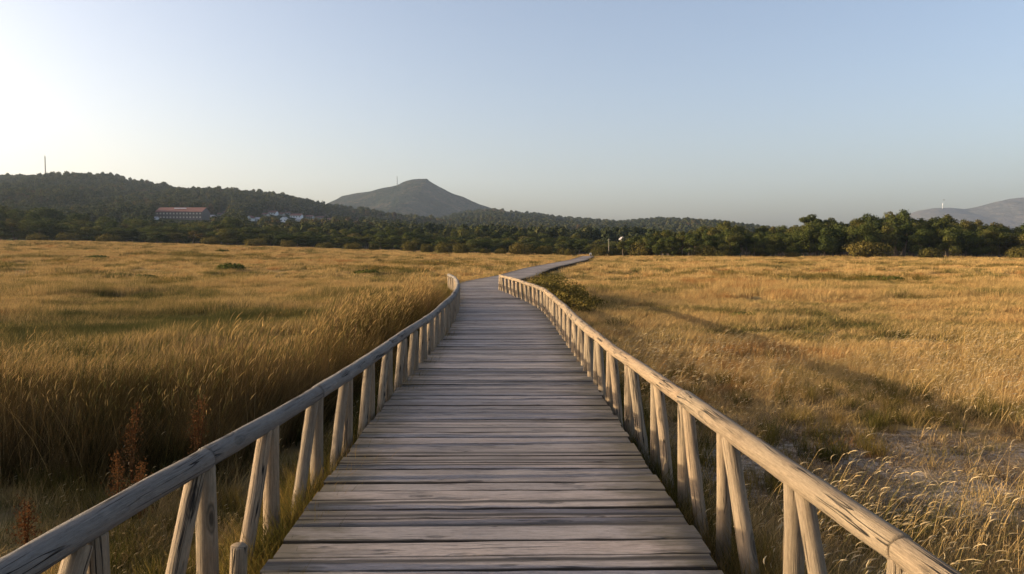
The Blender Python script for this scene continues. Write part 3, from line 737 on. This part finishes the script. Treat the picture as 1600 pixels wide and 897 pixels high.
docks = [((301, 596), 6.3, 'tall rusty dock plant in front of the dark reeds, nearer the railing'), ((196, 612), 6.2, 'tall rusty dock plant standing in the dark gap of the reeds'),
         ((27, 757), 4.9, 'small orange dock plant low in the grass at the far left'), ((174, 680), 5.6, 'short pale dock plant below the tall rusty one on the left'), ((209, 696), 5.5, 'shortest brown dock plant in the shaded grass before the reeds')]
for (p, d, lb) in docks:
    dock_plant(px2(p[0], d), d, max(.3, pz(p[1], d)), lb, M['rust'], 'dock plant', 'dock_plant', group='rusty dock plants left of the boardwalk')
rushes = [(520, 462, 12.5, 'first'), (545, 480, 11.0, 'second'), (598, 447, 15.5, 'third'), (622, 436, 17, 'fourth'), (642, 440, 18.5, 'fifth'), (668, 452, 17.5, 'sixth')]
for (a, bq, d, nm) in rushes:
    dock_plant(px2(a, d), d, max(.5, pz(bq, d)), '%s dark seed-headed rush from the left, poking above the reeds' % nm, M['darkseed'], 'rush', 'rush_plant', 26, True, .02, 'dark rushes above the reed bed')

# leafy mass generator for shrubs and tree crowns
def leaf_cloud(rng, lobes, per_area, size, flat=.0, inner=.25):
    """lobes: (cx,cy,cz,rx,ry,rz). Leaf-sized quads thick near each lobe's skin"""
    allv = []
    for (cx, cy, cz, rx, ry, rz) in lobes:
        n = int(per_area * (rx * ry + ry * rz + rx * rz) * 4.2)
        d = rng.normal(size=(n, 3)); d /= np.linalg.norm(d, axis=1, keepdims=True)
        rad = 1 - inner * rng.random(n) ** 1.7; nz = 1 + .14 * np.sin(d[:, 0] * 7 + cx * 3) * np.sin(d[:, 2] * 6 + cy * 3) + .10 * np.sin(d[:, 1] * 13 + cz)
        c = d * (rad * nz)[:, None] * np.array([rx, ry, rz]) + np.array([cx, cy, cz])
        out = d + rng.normal(0, .33, (n, 3)); out /= np.linalg.norm(out, axis=1, keepdims=True)
        t = np.cross(out, rng.normal(size=(n, 3))); t /= np.linalg.norm(t, axis=1, keepdims=True); bt = np.cross(out, t)
        s = size * rng.uniform(.5, 1.3, n)[:, None]
        q = np.stack([c - t * s - bt * s * .6, c + t * s - bt * s * .45, c + t * s * .7 + bt * s * .6, c - t * s * .8 + bt * s * .5], 1)
        allv.append(q.reshape(-1, 3))
    v = np.concatenate(allv); f = np.arange(len(v)).reshape(-1, 4); return v, f

# bramble right of the deck where it bends
def shrub(name, x, y, lobes, size, per, mat, label, cat='shrub', group=None, stems=5, seed=1, z=None):
    rng = np.random.default_rng(seed); z = float(H(x, y)) if z is None else z
    root = empty(name, (x, y, z)); tag(root, label, cat, group)
    v, f = leaf_cloud(rng, lobes, per, size, inner=.5); v[:, 2] = np.maximum(v[:, 2], .01); link('foliage', mesh_np('foliage', v, f, mat), root)
    mb = MB()
    for k in range(stems):
        L = lobes[k % len(lobes)]; mb.tube([(L[0] * .3, L[1] * .3, -.05), (L[0] * .7, L[1] * .7, L[2] * .6), (L[0], L[1], L[2] + L[5] * .4)], [.03 * L[5] + .01, .02 * L[5] + .006, .008], 5)
    mb.build('stem', M['bark'], root)
    return root
shrub('bramble_bush', 1.45, 26.5, [(0, 0, .45, .62, 1.5, .60), (.5, -1.6, .38, .62, 1.2, .48), (-.15, 2.4, .45, .62, 1.6, .62), (.75, .6, .3, .5, 1.1, .40), (.75, -3.0, .22, .45, .8, .30), (-.2, 5.0, .35, .6, 1.6, .5), (1.3, -1.0, .15, .4, .6, .22), (-.1, 7.6, .3, .6, 1.5, .4)], .034, 190, M['bush'],
      'dark green bramble bush hugging the right railing where the boardwalk bends', 'bramble bush', seed=3, stems=12)
dots = [((360, 419), 62, 1.15, .62, 'round dark green bush alone in the left meadow, the most conspicuous one'), ((152, 404), 92, 1.3, .42, 'low dark tussock far out near the left side of the meadow'),
        ((278, 404.5), 105, 1.1, .36, 'flat dark tussock in the left meadow, beyond the round bush'), ((572, 421), 58, .95, .34, 'low green tussock left of the railing end in the meadow'),
        ((653, 405), 98, .9, .50, 'small dark bush near the far edge, above the left railing end'), ((347, 399), 125, 1.2, .45, 'tiny dark bush at the far edge, beyond the round bush'),
        ((228, 427), 50, .75, .30, 'brownish tussock below the pale strip of the left meadow'), ((600, 399.5), 120, 1.2, .4, 'faint dark tussock close under the far bushes, left of the boardwalk'),
        ((1010, 470), 30, .50, .26, 'low olive tussock right of the bramble bush'), ((1365, 444), 46, .9, .26, 'low green tussock in the middle of the right meadow'), ((1395, 447), 45, .7, .24, 'second low green tussock, right of the middle of the right meadow'),
        ((1160, 503), 21, .42, .24, 'dark low tussock right of the railing beside the long rail shadow')]
for i, (p, d, rx, hz, lb) in enumerate(dots):
    x = px2(p[0], d); shrub('field_bush', x, d, [(0, 0, hz * .4, rx, rx * .8, hz * .6), (rx * .4, .1, hz * .3, rx * .6, rx * .6, hz * .5), (-rx * .5, 0, hz * .25, rx * .5, rx * .5, hz * .45)], .05 + d * .0006, 60 if d > 40 else 110, M['shrub'], lb, 'bush', 'dark bushes dotted over the meadow', 3, 30 + i)

# ------------------------------------------------------------------ trees
def tree_proto(kind, seed):
    """returns (trunk mesh, crown mesh) for a tree of height 1 unit x 10 (i.e. 10 m tall)"""
    rng = np.random.default_rng(seed); lob = []; mb = MB()
    if kind == 'pine':          # maritime pine: bare lower trunk, lumpy flat-domed crown
        th = rng.uniform(4.2, 5.2); lean = rng.normal(0, .25)
        n = rng.integers(9, 13)
        for k in range(n):
            a = rng.uniform(0, 6.28); r = rng.uniform(.3, 2.5); z = rng.uniform(5.4, 8.9) - .25 * r
            s = rng.uniform(.9, 1.55) * (1.05 if z > 7 else .9); lob.append((lean + r * math.cos(a), r * math.sin(a), z, s * 1.15, s * 1.15, s * .68))
        lob.append((lean, 0, 8.9, 1.2, 1.2, .8)); size, per = .17, 16
    elif kind == 'open':        # umbrella-topped with sky showing between clumps
        th = 6; lean = rng.normal(0, .4); n = 8
        for k in range(n):
            a = rng.uniform(0, 6.28); r = rng.uniform(.6, 3.0); z = 9.0 - .32 * r + rng.normal(0, .3); s = rng.uniform(.7, 1.15); lob.append((lean + r * math.cos(a), r * math.sin(a), z, s * 1.2, s * 1.2, s * .6))
        for k in range(4):
            a = rng.uniform(0, 6.28); r = rng.uniform(.6, 2.2); lob.append((r * math.cos(a), r * math.sin(a), rng.uniform(5, 7), .9, .9, .55))
        size, per = .15, 18
    elif kind == 'tall':        # eucalyptus: slim, high
        th = 5; lean = rng.normal(0, .2); n = 9
        for k in range(n):
            z = 4.5 + 5 * k / n + rng.normal(0, .3); a = rng.uniform(0, 6.28); r = rng.uniform(.2, 1.2) * (1.2 - (z - 4.5) / 8); s = rng.uniform(.7, 1.15); lob.append((lean + r * math.cos(a), r * math.sin(a), z, s, s, s * .95))
        size, per = .16, 15
    else:                       # round broadleaf, leafy almost to the ground
        th = 2.8; lean = 0; n = 13
        for k in range(n):
            a = rng.uniform(0, 6.28); z = rng.uniform(2.0, 8.2); r = rng.uniform(.4, 3.0) * math.sqrt(max(.08, 1 - ((z - 4.4) / 5) ** 2)); s = rng.uniform(1.1, 1.9); lob.append((r * math.cos(a), r * math.sin(a), z, s * 1.1, s * 1.1, s * .85))
        lob.append((0, 0, 8.4, 1.5, 1.5, 1.3)); size, per = .18, 12
    v, f = leaf_cloud(rng, lob, per, size, inner=.38)
    mb.tube([(0, 0, -1.2), (0, 0, .2), (lean * .4, 0, th * .6), (lean * .8, .1, th), (lean, 0, 8.2)], [.32, .24, .19, .15, .05], 7)
    for L in lob[:9]:
        z0 = min(L[2] - .6, th * rng.uniform(.7, 1.1)); t = z0 / 8.2
        mb.tube([(lean * t, 0, z0), ((L[0] + lean * t) / 2, L[1] / 2, (z0 + L[2]) / 2 + .1), (L[0], L[1], L[2])], [.09, .06, .025], 5)
    return mb, (v, f)
TP = {}
for kind, mat, bark, n in (('pine', 'pine', 'bark', 4), ('open', 'pine', 'bark', 2), ('tall', 'tree', 'palebark', 2), ('round', 'tree', 'bark', 4)):
    for i in range(n):
        mb, (v, f) = tree_proto(kind, 100 + i * 7 + len(kind)); TP[kind, i] = (mb.mesh('trunk', M[bark], True), mesh_np('crown', v, f, M[mat]))
def bush_proto(seed):
    rng = np.random.default_rng(seed); lob = [(0, 0, 1.0, 2.6, 2.2, 1.25)]
    for k in range(9):
        a = rng.uniform(0, 6.28); r = rng.uniform(.6, 2.6); s = rng.uniform(.8, 1.3); lob.append((r * math.cos(a), r * math.sin(a) * .7, rng.uniform(.5, 1.5), s * 1.1, s, s * .8))
    v, f = leaf_cloud(rng, lob, 16, .12, inner=.3); v[:, 2] = np.maximum(v[:, 2], -.1)
    mb = MB()
    for k in range(5): mb.tube([(rng.normal(0, .3), rng.normal(0, .3), -.6), (rng.normal(0, 1), rng.normal(0, .6), 1.3)], [.07, .02], 5)
    return mb, (v, f)
BP = []
for i in range(4):
    mb, (v, f) = bush_proto(500 + i); BP.append((mb.mesh('branches', M['bark'], True), mesh_np('foliage', v, f, M['bush'])))
def ordinal(n):
    ones = ['', 'first', 'second', 'third', 'fourth', 'fifth', 'sixth', 'seventh', 'eighth', 'ninth', 'tenth', 'eleventh', 'twelfth', 'thirteenth', 'fourteenth', 'fifteenth', 'sixteenth', 'seventeenth', 'eighteenth', 'nineteenth']
    if n < 20: return ones[n]
    tens = ['', '', 'twenty', 'thirty', 'forty', 'fifty', 'sixty', 'seventy', 'eighty', 'ninety'][n // 10]
    return (tens[:-1] + 'ieth') if n % 10 == 0 else tens + '-' + ones[n % 10]
KN = {'pine': 'pine_tree', 'open': 'umbrella_pine', 'tall': 'eucalyptus_tree', 'round': 'broadleaf_tree'}
KD = {'pine': 'dark lumpy pine', 'open': 'open-crowned umbrella pine', 'tall': 'slim pale-trunked tree', 'round': 'leafy green tree'}
def plant_tree(kind, i, x, y, z, h, wx, label, group, rz):
    tm, cm = TP[kind, i]; root = empty(KN[kind], (x, y, z)); root.rotation_euler = (0, 0, rz); root.scale = (wx * h / 10, wx * h / 10, h / 10)
    link('trunk', tm, root); link('crown', cm, root); tag(root, label, 'tree', group); return root

# wood on the right: tops follow the photographed treeline
RT = [(965, 378), (985, 366), (1010, 362), (1040, 358), (1060, 360), (1085, 352), (1110, 350), (1140, 344), (1155, 346), (1165, 356), (1190, 352), (1220, 349), (1240, 350), (1262, 333), (1285, 334), (1305, 341), (1325, 336), (1345, 331), (1362, 334), (1375, 337), (1392, 329), (1415, 327), (1430, 334), (1445, 345), (1462, 335), (1480, 331), (1492, 342), (1515, 338), (1535, 339), (1560, 347), (1580, 352), (1600, 346), (1640, 342), (1680, 345)]
rtx = [a for a, _ in RT]; rty = [b for _, b in RT]
rd = random.Random(12)
rows = [('front', 158, 13.5, .80, 10), ('middle', 172, 14.0, .93, 12), ('back', 190, 11.0, 1.0, 8)]
trees = []
for (rn_, dist, step, frac, jit) in rows:
    px = 972 + (0 if rn_ == 'front' else 6 if rn_ == 'middle' else 12)
    lst = []
    while px < 1690:
        d = dist + rd.uniform(-4, 4); q = px + rd.uniform(-4, 4); top = np.interp(q, rtx, rty)
        base_h = float(H(px2(q, d), d)); full = pz(top, d) - base_h
        h = full * (frac * rd.uniform(.82, 1.0) if rn_ != 'back' else rd.uniform(.86, 1.04))
        if rn_ == 'back' and (1245 < q < 1300 or 1335 < q < 1350 or 1485 < q < 1500): kind = 'open'
        elif rn_ == 'front': kind = rd.choice(['pine', 'round', 'round'])
        else: kind = rd.choice(['pine', 'pine', 'round'])
        lst.append((q, d, base_h, max(3.5, h), kind)); px += step + rd.uniform(-2, 3)
    for k, (q, d, bz, h, kind) in enumerate(lst):
        i = rd.randrange(len([1 for a in TP if a[0] == kind]))
        plant_tree(kind, i, px2(q, d), d, bz, h, (rd.uniform(.72, .95) if rn_ == 'back' else rd.uniform(.85, 1.15)) if h > 6 else 1.25, '%s, %s from the left in the %s row of the right-hand wood' % (KD[kind], ordinal(k + 1), rn_), 'trees of the wood right of the boardwalk', rd.uniform(0, 6.28))
# tree belt on the left and middle, beyond the meadow
LT = [(-120, 318), (-60, 316), (0, 314), (60, 318), (110, 330), (160, 335), (210, 340), (245, 345), (300, 346), (330, 345), (350, 336), (372, 337), (385, 349), (420, 351), (455, 353), (480, 350), (510, 356), (545, 352), (580, 354), (605, 347), (640, 352), (670, 360), (690, 362), (712, 354), (735, 360), (752, 352), (780, 362), (805, 360), (825, 358), (860, 366), (890, 362), (915, 368), (940, 372), (965, 378)]
ltx = [a for a, _ in LT]; lty = [b for _, b in LT]
rows = [('front', 205, 19, .62), ('middle', 228, 19, .80), ('back', 252, 18, 1.0)]
for (rn_, dist, step, frac) in rows:
    px = -110; lst = []
    while px < 975:
        d = dist + rd.uniform(-6, 6); q = px + rd.uniform(-5, 5); top = np.interp(q, ltx, lty); x = px2(q, d); bz = float(H(x, d))
        full = pz(top, d) - bz; h = full * frac * rd.uniform(.85, 1.03)
        kind = 'tall' if (rn_ == 'back' and (600 < q < 608 or 705 < q < 722 or 745 < q < 760)) else rd.choice(['round', 'round', 'round', 'pine'])
        lst.append((q, d, bz, max(3.2, h), kind)); px += step + rd.uniform(-3, 3)
    for k, (q, d, bz, h, kind) in enumerate(lst):
        i = rd.randrange(len([1 for a in TP if a[0] == kind])); wx = min(2.0, max(1.1, 9.5 / h)) if kind != 'tall' else 1.0
        plant_tree(kind, i, px2(q, d), d, bz, h, wx, '%s, %s from the left in the %s row of the left belt' % (KD[kind], ordinal(k + 1), rn_), 'trees of the belt beyond the left meadow', rd.uniform(0, 6.28))
# low bushes along the field edge (photo column, base row -> distance, width, height in photo pixels)
EB = [(8, 12, 240, 18, 14, 'b'), (60, 0, 195, 40, 16, ''), (110, 0, 196, 40, 18, ''), (170, 0, 196, 44, 16, ''), (330, 0, 196, 36, 16, ''), (400, 0, 192, 40, 16, ''), (452, 0, 190, 30, 14, ''), (506, 0, 188, 30, 13, ''), (552, 0, 186, 34, 14, ''), (585, 0, 185, 22, 13, ''), (640, 0, 176, 32, 19, ''), (668, 0, 172, 26, 17, ''), (694, 0, 170, 36, 22, ''), (722, 0, 166, 36, 20, ''),
      (760, 0, 168, 20, 12, ''), (782, 0, 168, 26, 12, ''), (818, 0, 168, 44, 22, ''), (850, 0, 168, 40, 18, ''), (880, 0, 167, 30, 15, ''), (893, 0, 165, 22, 14, ''), (934, 0, 160, 34, 18, ''), (958, 0, 160, 24, 15, ''), (972, 0, 160, 22, 14, ''), (1003, 0, 158, 56, 27, ''), (1060, 0, 156, 36, 14, ''), (1098, 0, 155, 48, 22, ''), (1128, 0, 153, 36, 14, ''),
      (1362, 0, 150, 82, 28, ''), (1456, 0, 146, 44, 20, ''), (1596, 0, 140, 46, 22, ''), (1240, 0, 156, 30, 12, ''), (1190, 0, 156, 26, 11, '')]
EB = sorted(EB[1:])
for k, (q, _, d, wpx, hpx, _s) in enumerate(EB):
    x = px2(q, d); z = float(H(x, d)); i = rd.randrange(4); fm, lm = BP[i]
    root = empty('willow_bush', (x, d, z - .1)); root.scale = (wpx / F * d / 6.4, wpx / F * d / 6.4, hpx / F * d / 2.45); root.rotation_euler = (0, 0, rd.choice([0, math.pi]) + rd.uniform(-.3, .3))
    link('branches', fm, root); link('foliage', lm, root)
    lb = {1362: 'widest low brownish-green bush, domed in front of the right-hand wood', 1456: 'smaller domed olive bush right of the widest one, before the wood', 1596: 'olive bush at the right border of the photo, before the wood', 1003: 'broad olive bush at the left end of the right-hand wood'}.get(q, 'domed olive bush, %s from the left along the far edge of the meadow' % ordinal(k + 1))
    tag(root, lb, 'bush', 'low bushes along the far meadow edge')

# ------------------------------------------------------------------ village houses on the left slope
HOUSES = []
def house(px0, px1, ytop, ybase, d, wall, roof, label, name='house', ridge='x', rows_=1, cols=3, depth=9, cat='house', group='village houses on the slope', skylight=False):
    if d > 300:
        best = min(np.arange(300, 900, 2.0), key=lambda q: abs(float(hl(px2((px0 + px1) / 2, q), q)) - pz(ybase, q))); d = float(best)
    x0, x1 = px2(px0, d), px2(px1, d); zt, zb = pz(ytop, d), pz(ybase, d); W = x1 - x0; hh = zt - zb; eave = hh * (.62 if rows_ > 1 else .55)
    root = empty(name, ((x0 + x1) / 2, d, zb)); tag(root, label, cat, group)
    mb = MB(); mb.box((0, depth / 2, eave / 2 - .6), (W, depth, eave + 1.2)); HOUSES.append((px0, px1, ybase, d)); 
    if ridge == 'y': mb.add([(-W / 2, 0, eave), (W / 2, 0, eave), (0, 0, hh), (-W / 2, depth, eave), (W / 2, depth, eave), (0, depth, hh)], [(0, 1, 2), (5, 4, 3)])
    else: mb.add([(-W / 2, 0, eave), (-W / 2, depth, eave), (-W / 2, depth / 2, hh), (W / 2, 0, eave), (W / 2, depth, eave), (W / 2, depth / 2, hh)], [(2, 1, 0), (3, 4, 5)])
    mb.build('wall', wall, root)
    o = .35; t = .18; mb = MB()
    if ridge == 'y':
        for sgn in (-1, 1):
            a = (sgn * (W / 2 + o), hh - (hh - eave) * (W / 2 + o) / (W / 2)); mb.add([(a[0], -o, a[1] + .02), (0, -o, hh + .02), (0, depth + o, hh + .02), (a[0], depth + o, a[1] + .02), (a[0], -o, a[1] + t), (0, -o, hh + t), (0, depth + o, hh + t), (a[0], depth + o, a[1] + t)], [(0, 1, 2, 3), (4, 5, 6, 7), (0, 1, 5, 4), (2, 3, 7, 6), (0, 3, 7, 4)])
    else:
        for sgn in (-1, 1):
            e = depth / 2 * (1 + sgn) + sgn * o; ze = hh - (hh - eave) * (depth / 2 + o) / (depth / 2)
            mb.add([(-W / 2 - o, e, ze + .02), (W / 2 + o, e, ze + .02), (W / 2 + o, depth / 2, hh + .02), (-W / 2 - o, depth / 2, hh + .02), (-W / 2 - o, e, ze + t), (W / 2 + o, e, ze + t), (W / 2 + o, depth / 2, hh + t), (-W / 2 - o, depth / 2, hh + t)], [(0, 1, 2, 3), (4, 5, 6, 7), (0, 1, 5, 4), (1, 2, 6, 5), (0, 3, 7, 4)])
    mb.build('roof', roof, root)
    for r_ in range(rows_):
        for c in range(cols):
            cx = -W / 2 + W * (c + .5) / cols; cz = eave * (r_ + .55) / rows_; mb = MB(); mb.box((cx, -.04, cz), (min(1.1, W / cols * .5), .06, eave / rows_ * .42)); 
            mb.build('window', M['cream'] if rows_ > 1 else M['glass'], root)
    if skylight: mb = MB(); mb.box((-W * .02, depth * .28, hh * .93), (W * .26, .5, .5)); mb.build('roof_light', M['paint'], root)
    return root
house(245, 317, 324, 343, 440, M['brickwall'], M['roof'], 'long red-roofed building with two rows of pale windows on the slope', 'institution_building', 'x', 2, 14, 14, 'building', None, True)
house(316, 333, 336, 343, 435, M['cream'], M['roofgrey'], 'low pale annexe right of the long red-roofed building', 'annexe', rows_=1, cols=3)
house(240, 246, 339, 343, 436, M['white'], M['roofgrey'], 'tiny white hut left of the long red-roofed building', 'hut', cols=1, depth=4)
house(386, 394, 337, 345, 430, M['white'], M['roof'], 'small white house between trees, left of the village', 'house', 'y', cols=2)
house(398, 407, 340, 346, 425, M['white'], M['roofgrey'], 'white house with grey roof beside the small one, left of the village', cols=2)
house(420, 432, 329.5, 336, 470, M['paint'], M['roof'], 'white house with red roof highest in the village, left end', cols=3)
house(435, 443, 332.5, 337, 478, M['cream'], M['roof'], 'cream house with red roof second along the village top row', cols=3)
house(438, 449, 339, 347, 425, M['paint'], M['roofgrey'], 'white gabled house with grey roof, lowest in the village', 'house', 'y', cols=2)
house(454, 471, 334, 341, 455, M['paint'], M['roof'], 'wide white house with dull red roof in the village centre', cols=4)
house(463, 470, 341.5, 346, 430, M['white'], M['roofgrey'], 'small white house below the wide one in the village', cols=2)
house(477, 489, 336.5, 341, 468, M['cream'], M['roof'], 'cream row house with red roof, right part of the village', cols=4)
house(494, 506, 338, 342, 490, M['cream'], M['roof'], 'red-roofed row house at the right end of the village', cols=3)
house(338, 346, 333, 337.5, 480, M['cream'], M['roof'], 'tiny red-roofed house right of the long building, among trees', cols=2)
house(350, 357, 329.5, 333, 520, M['white'], M['roof'], 'tiny pale house high on the slope between long building and village', cols=2)
house(410, 418, 333, 337.5, 480, M['cream'], M['roof'], 'small dull red-roofed house just left of the highest white house', cols=2)
house(446, 454, 331, 335, 500, M['white'], M['roof'], 'small white red-roofed house at the top centre of the village', cols=2)
house(512, 520, 341, 345, 500, M['white'], M['roof'], 'small white house alone right of the village row', cols=2)
house(552, 562, 345, 350, 520, M['white'], M['roof'], 'lone pale house in woods left below the peak', cols=2)
house(971.5, 975.5, 371, 375, 245, M['cream'], M['roofgrey'], 'white gabled shed peeping between trees at the end of the boardwalk', 'shed', 'y', cols=1, depth=5, group=None)

# masts, turbines, marker post, birds
def mast(px, ytop, d, f, label, h_extra=0, platforms=()):
    x = px2(px, d); zb = float(f(x, d)); zt = pz(ytop, d); h = zt - zb; root = empty('radio_mast', (x, d, zb)); tag(root, label, 'mast')
    mb = MB(); w0 = .011 * h ** .9 * (d / 1000) ** .5 + .4
    for a in range(3):
        t = a * 2.094; mb.tube([(w0 * math.cos(t), w0 * math.sin(t), -2), (w0 * .6 * math.cos(t), w0 * .6 * math.sin(t), h * .96)], .17 * (d / 1000) + .05, 5)
    n = 12
    for k in range(n):
        for a in range(3):
            t = a * 2.094; t2 = t + 2.094; q = 1 - .4 * k / n; q2 = 1 - .4 * (k + 1) / n
            mb.tube([(w0 * q * math.cos(t), w0 * q * math.sin(t), h * .96 * k / n), (w0 * q2 * math.cos(t2), w0 * q2 * math.sin(t2), h * .96 * (k + 1) / n)], .08 * d / 1000 + .03, 4)
    mb.build('lattice', M['darksteel'], root)
    mb = MB(); mb.tube([(0, 0, h * .9), (0, 0, h)], .25 * d / 1000, 6); mb.build('antenna', M['darksteel'], root)
    for q in platforms:
        mb = MB(); mb.tube([(w0 * 1.2, -w0, h * q), (w0 * 1.2, -w0 - 1.0, h * q)], [1.6, 1.5], 12); mb.build('dish', M['steel'], root)
mast(75.5, 244, 985, hl, 'thin radio mast on the left wooded ridge')
mast(621.5, 276, 2590, hp, 'radio mast with dishes just left of the bare mountain peak', platforms=(.35, .55))
def turbine(px, ytop, d, rot, label):
    x = px2(px, d); zb = float(hf(x, d)); zt = max(pz(ytop, d), zb + 14); h = zt - zb; root = empty('wind_turbine', (x, d, zb)); tag(root, label, 'wind turbine')
    mb = MB(); mb.tube([(0, 0, -3), (0, 0, h)], [1.0, .6], 10); mb.build('tower', M['paint'], root)
    mb = MB(); mb.box((0, -.5, h + .8), (2.2, 6, 2.2)); mb.build('nacelle', M['paint'], root)
    for k in range(3):
        a = rot + k * 2.094; mb = MB(); mb.tube([(0, -4, h + .8), (math.cos(a) * 6, -4.1, h + .8 + math.sin(a) * 6), (math.cos(a) * 10, -4.2, h + .8 + math.sin(a) * 10)], [.3, .5, .15], 5); mb.build('blade', M['paint'], root)
turbine(1470, 319, 4650, .5, 'lone pale wind turbine on the low end of the far mountain')
d = 149; x = px2(922.5, d); z = float(H(x, d)); root = empty('marker_post', (x, d, z)); tag(root, 'small white-topped marker post at the far end of the boardwalk', 'post')
mb = MB(); mb.box((0, 0, .35), (.16, .16, .9)); mb.build('post_shaft', M['dark'], root); mb = MB(); mb.box((0, -.02, .72), (.38, .06, .45)); mb.build('plate', M['paint'], root)
d = 186; x = px2(951, d); z = float(H(x, d)); root = empty('utility_pole', (x, d, z)); tag(root, 'thin pale utility pole among bushes near the boardwalk end', 'pole')
mb = MB(); mb.tube([(0, 0, -.5), (0, 0, 4.2)], [.07, .05], 8); mb.build('pole_shaft', M['palebark'], root); mb = MB(); mb.box((0, 0, 3.9), (.9, .06, .06)); mb.build('crossarm', M['palebark'], root)
def bird(x, y, z, s, rz, label):
    mb = MB(); mb.tube([(-.22, 0, 0), (-.1, 0, .01), (.08, 0, .01), (.2, 0, .02), (.26, 0, .015)], [.01, .05, .06, .035, .008], 8)
    for sg in (-1, 1): mb.add([(.08, sg * .04, .03), (.02, sg * .32, .12), (-.06, sg * .62, .05), (-.04, sg * .30, .10), (-.09, sg * .04, .03), (0, sg * .3, .09)], [(0, 1, 3, 4), (1, 2, 3), (4, 3, 5, 0)])
    mb.add([(-.2, 0, .01), (-.34, -.06, .01), (-.34, .06, .01), (-.22, 0, -.01)], [(0, 1, 2), (3, 2, 1), (0, 3, 1), (0, 2, 3)])
    o = mb.build('bird', M['bird'], None, (x, y, z)); o.scale = (s, s, s); o.rotation_euler = (R(8), 0, rz); tag(o, label, 'bird', 'birds in flight')
bird(px2(1472, 190), 190, pz(313, 190), 1.0, 0, 'tiny dark bird low over the far mountain on the right')
bird(px2(504, 230), 230, pz(90, 230), .8, .8, 'tiny dark bird high in the empty sky, left half')

# ------------------------------------------------------------------ forest on the slopes (one far-off mass)
def forest():
    rng = np.random.default_rng(44); coll = newcoll('forest_trees')
    for i in range(5):
        lob = []
        for k in range(5):
            a = rng.uniform(0, 6.28); r = rng.uniform(.2, 1.5); s = rng.uniform(1.1, 1.8); lob.append((r * math.cos(a), r * math.sin(a), rng.uniform(3, 6.5), s, s, s * rng.uniform(.8, 1.2)))
        lob.append((0, 0, 6.6, 1.2, 1.2, 1.5)); v, f = leaf_cloud(rng, lob, 3.4, .42, inner=.3)
        v = v.tolist(); f = f.tolist(); mb = MB(); mb.tube([(0, 0, -1), (0, 0, 6)], [.25, .1], 4, False)
        proto(coll, 't%d' % i, [(v, [tuple(q) for q in f], M['forest']), (mb.v, mb.f, M['bark'])])
    P = []; S = []
    def cover(f, x0, x1, y0, y1, n, smin, smax, keep=None):
        y = y0 + (y1 - y0) * rng.random(n); x = x0 + (x1 - x0) * rng.random(n)
        u = x / y; k = np.abs(u) < .74
        k &= fbm(x * .01 + 5, y * .01, 3) > -.28
        x = x[k]; y = y[k]; z = f(x, y); s = rng.uniform(smin, smax, len(x))
        # clearing in front of the village
        px_ = 800 + x / y * F; ptop = 388 - (z + 8 * s - EYE) / y * F
        cl = np.zeros(len(x), bool)
        for (a, b, yb, dd) in HOUSES:
            cl |= (px_ > a - 3) & (px_ < b + 3) & (y < dd + 2) & (y > dd - 400) & (ptop < yb - .5)
            cl |= (px_ > a - 5) & (px_ < b + 5) & (y >= dd - 6) & (y < dd + 20)
        x, y, z, s = (q[~cl] for q in (x, y, z, s)); P.append(np.stack([x, y, z - .5], 1)); S.append(s)
    cover(hl, -760, 60, 268, 560, 7000, .85, 1.35)
    cover(hl, -760, 120, 520, 1060, 15000, .8, 1.5); cover(hl, -760, 120, 850, 1040, 300, 1.3, 1.9)
    cover(hm, -700, 600, 560, 1540, 14000, 1.0, 1.8)
    P = np.concatenate(P); S = np.concatenate(S)
    o = scatter('woods', coll, P, rng.uniform(0, 6.28, len(P)), S, rng.integers(0, 5, len(P))); tag(o, 'far-off dark woods covering the hills behind the tree belt', 'woods', kind='stuff')
    # fill between the first wood and the hills so that no bare flat shows
    P = []; n = 5200; y = rng.uniform(200, 540, n); x = rng.uniform(-.72, .74, n) * y; k = ~((x < px2(500, y)) & (y > 262)) & ~((x < px2(975, y)) & (y < 262)) & (y > 200)
    x = x[k]; y = y[k]; z = H(x, y); s = rng.uniform(.6, .95, len(x)) * np.where(x / y > .12, np.interp(y, [200, 540], [.9, 1.0]), np.interp(y, [260, 540], [.55, .95]))
    o = scatter('woods', coll, np.stack([x, y, z], 1), rng.uniform(0, 6.28, len(x)), s, rng.integers(0, 5, len(x))); tag(o, 'dense low woods on the flat behind the front trees', 'woods', kind='stuff')
forest()
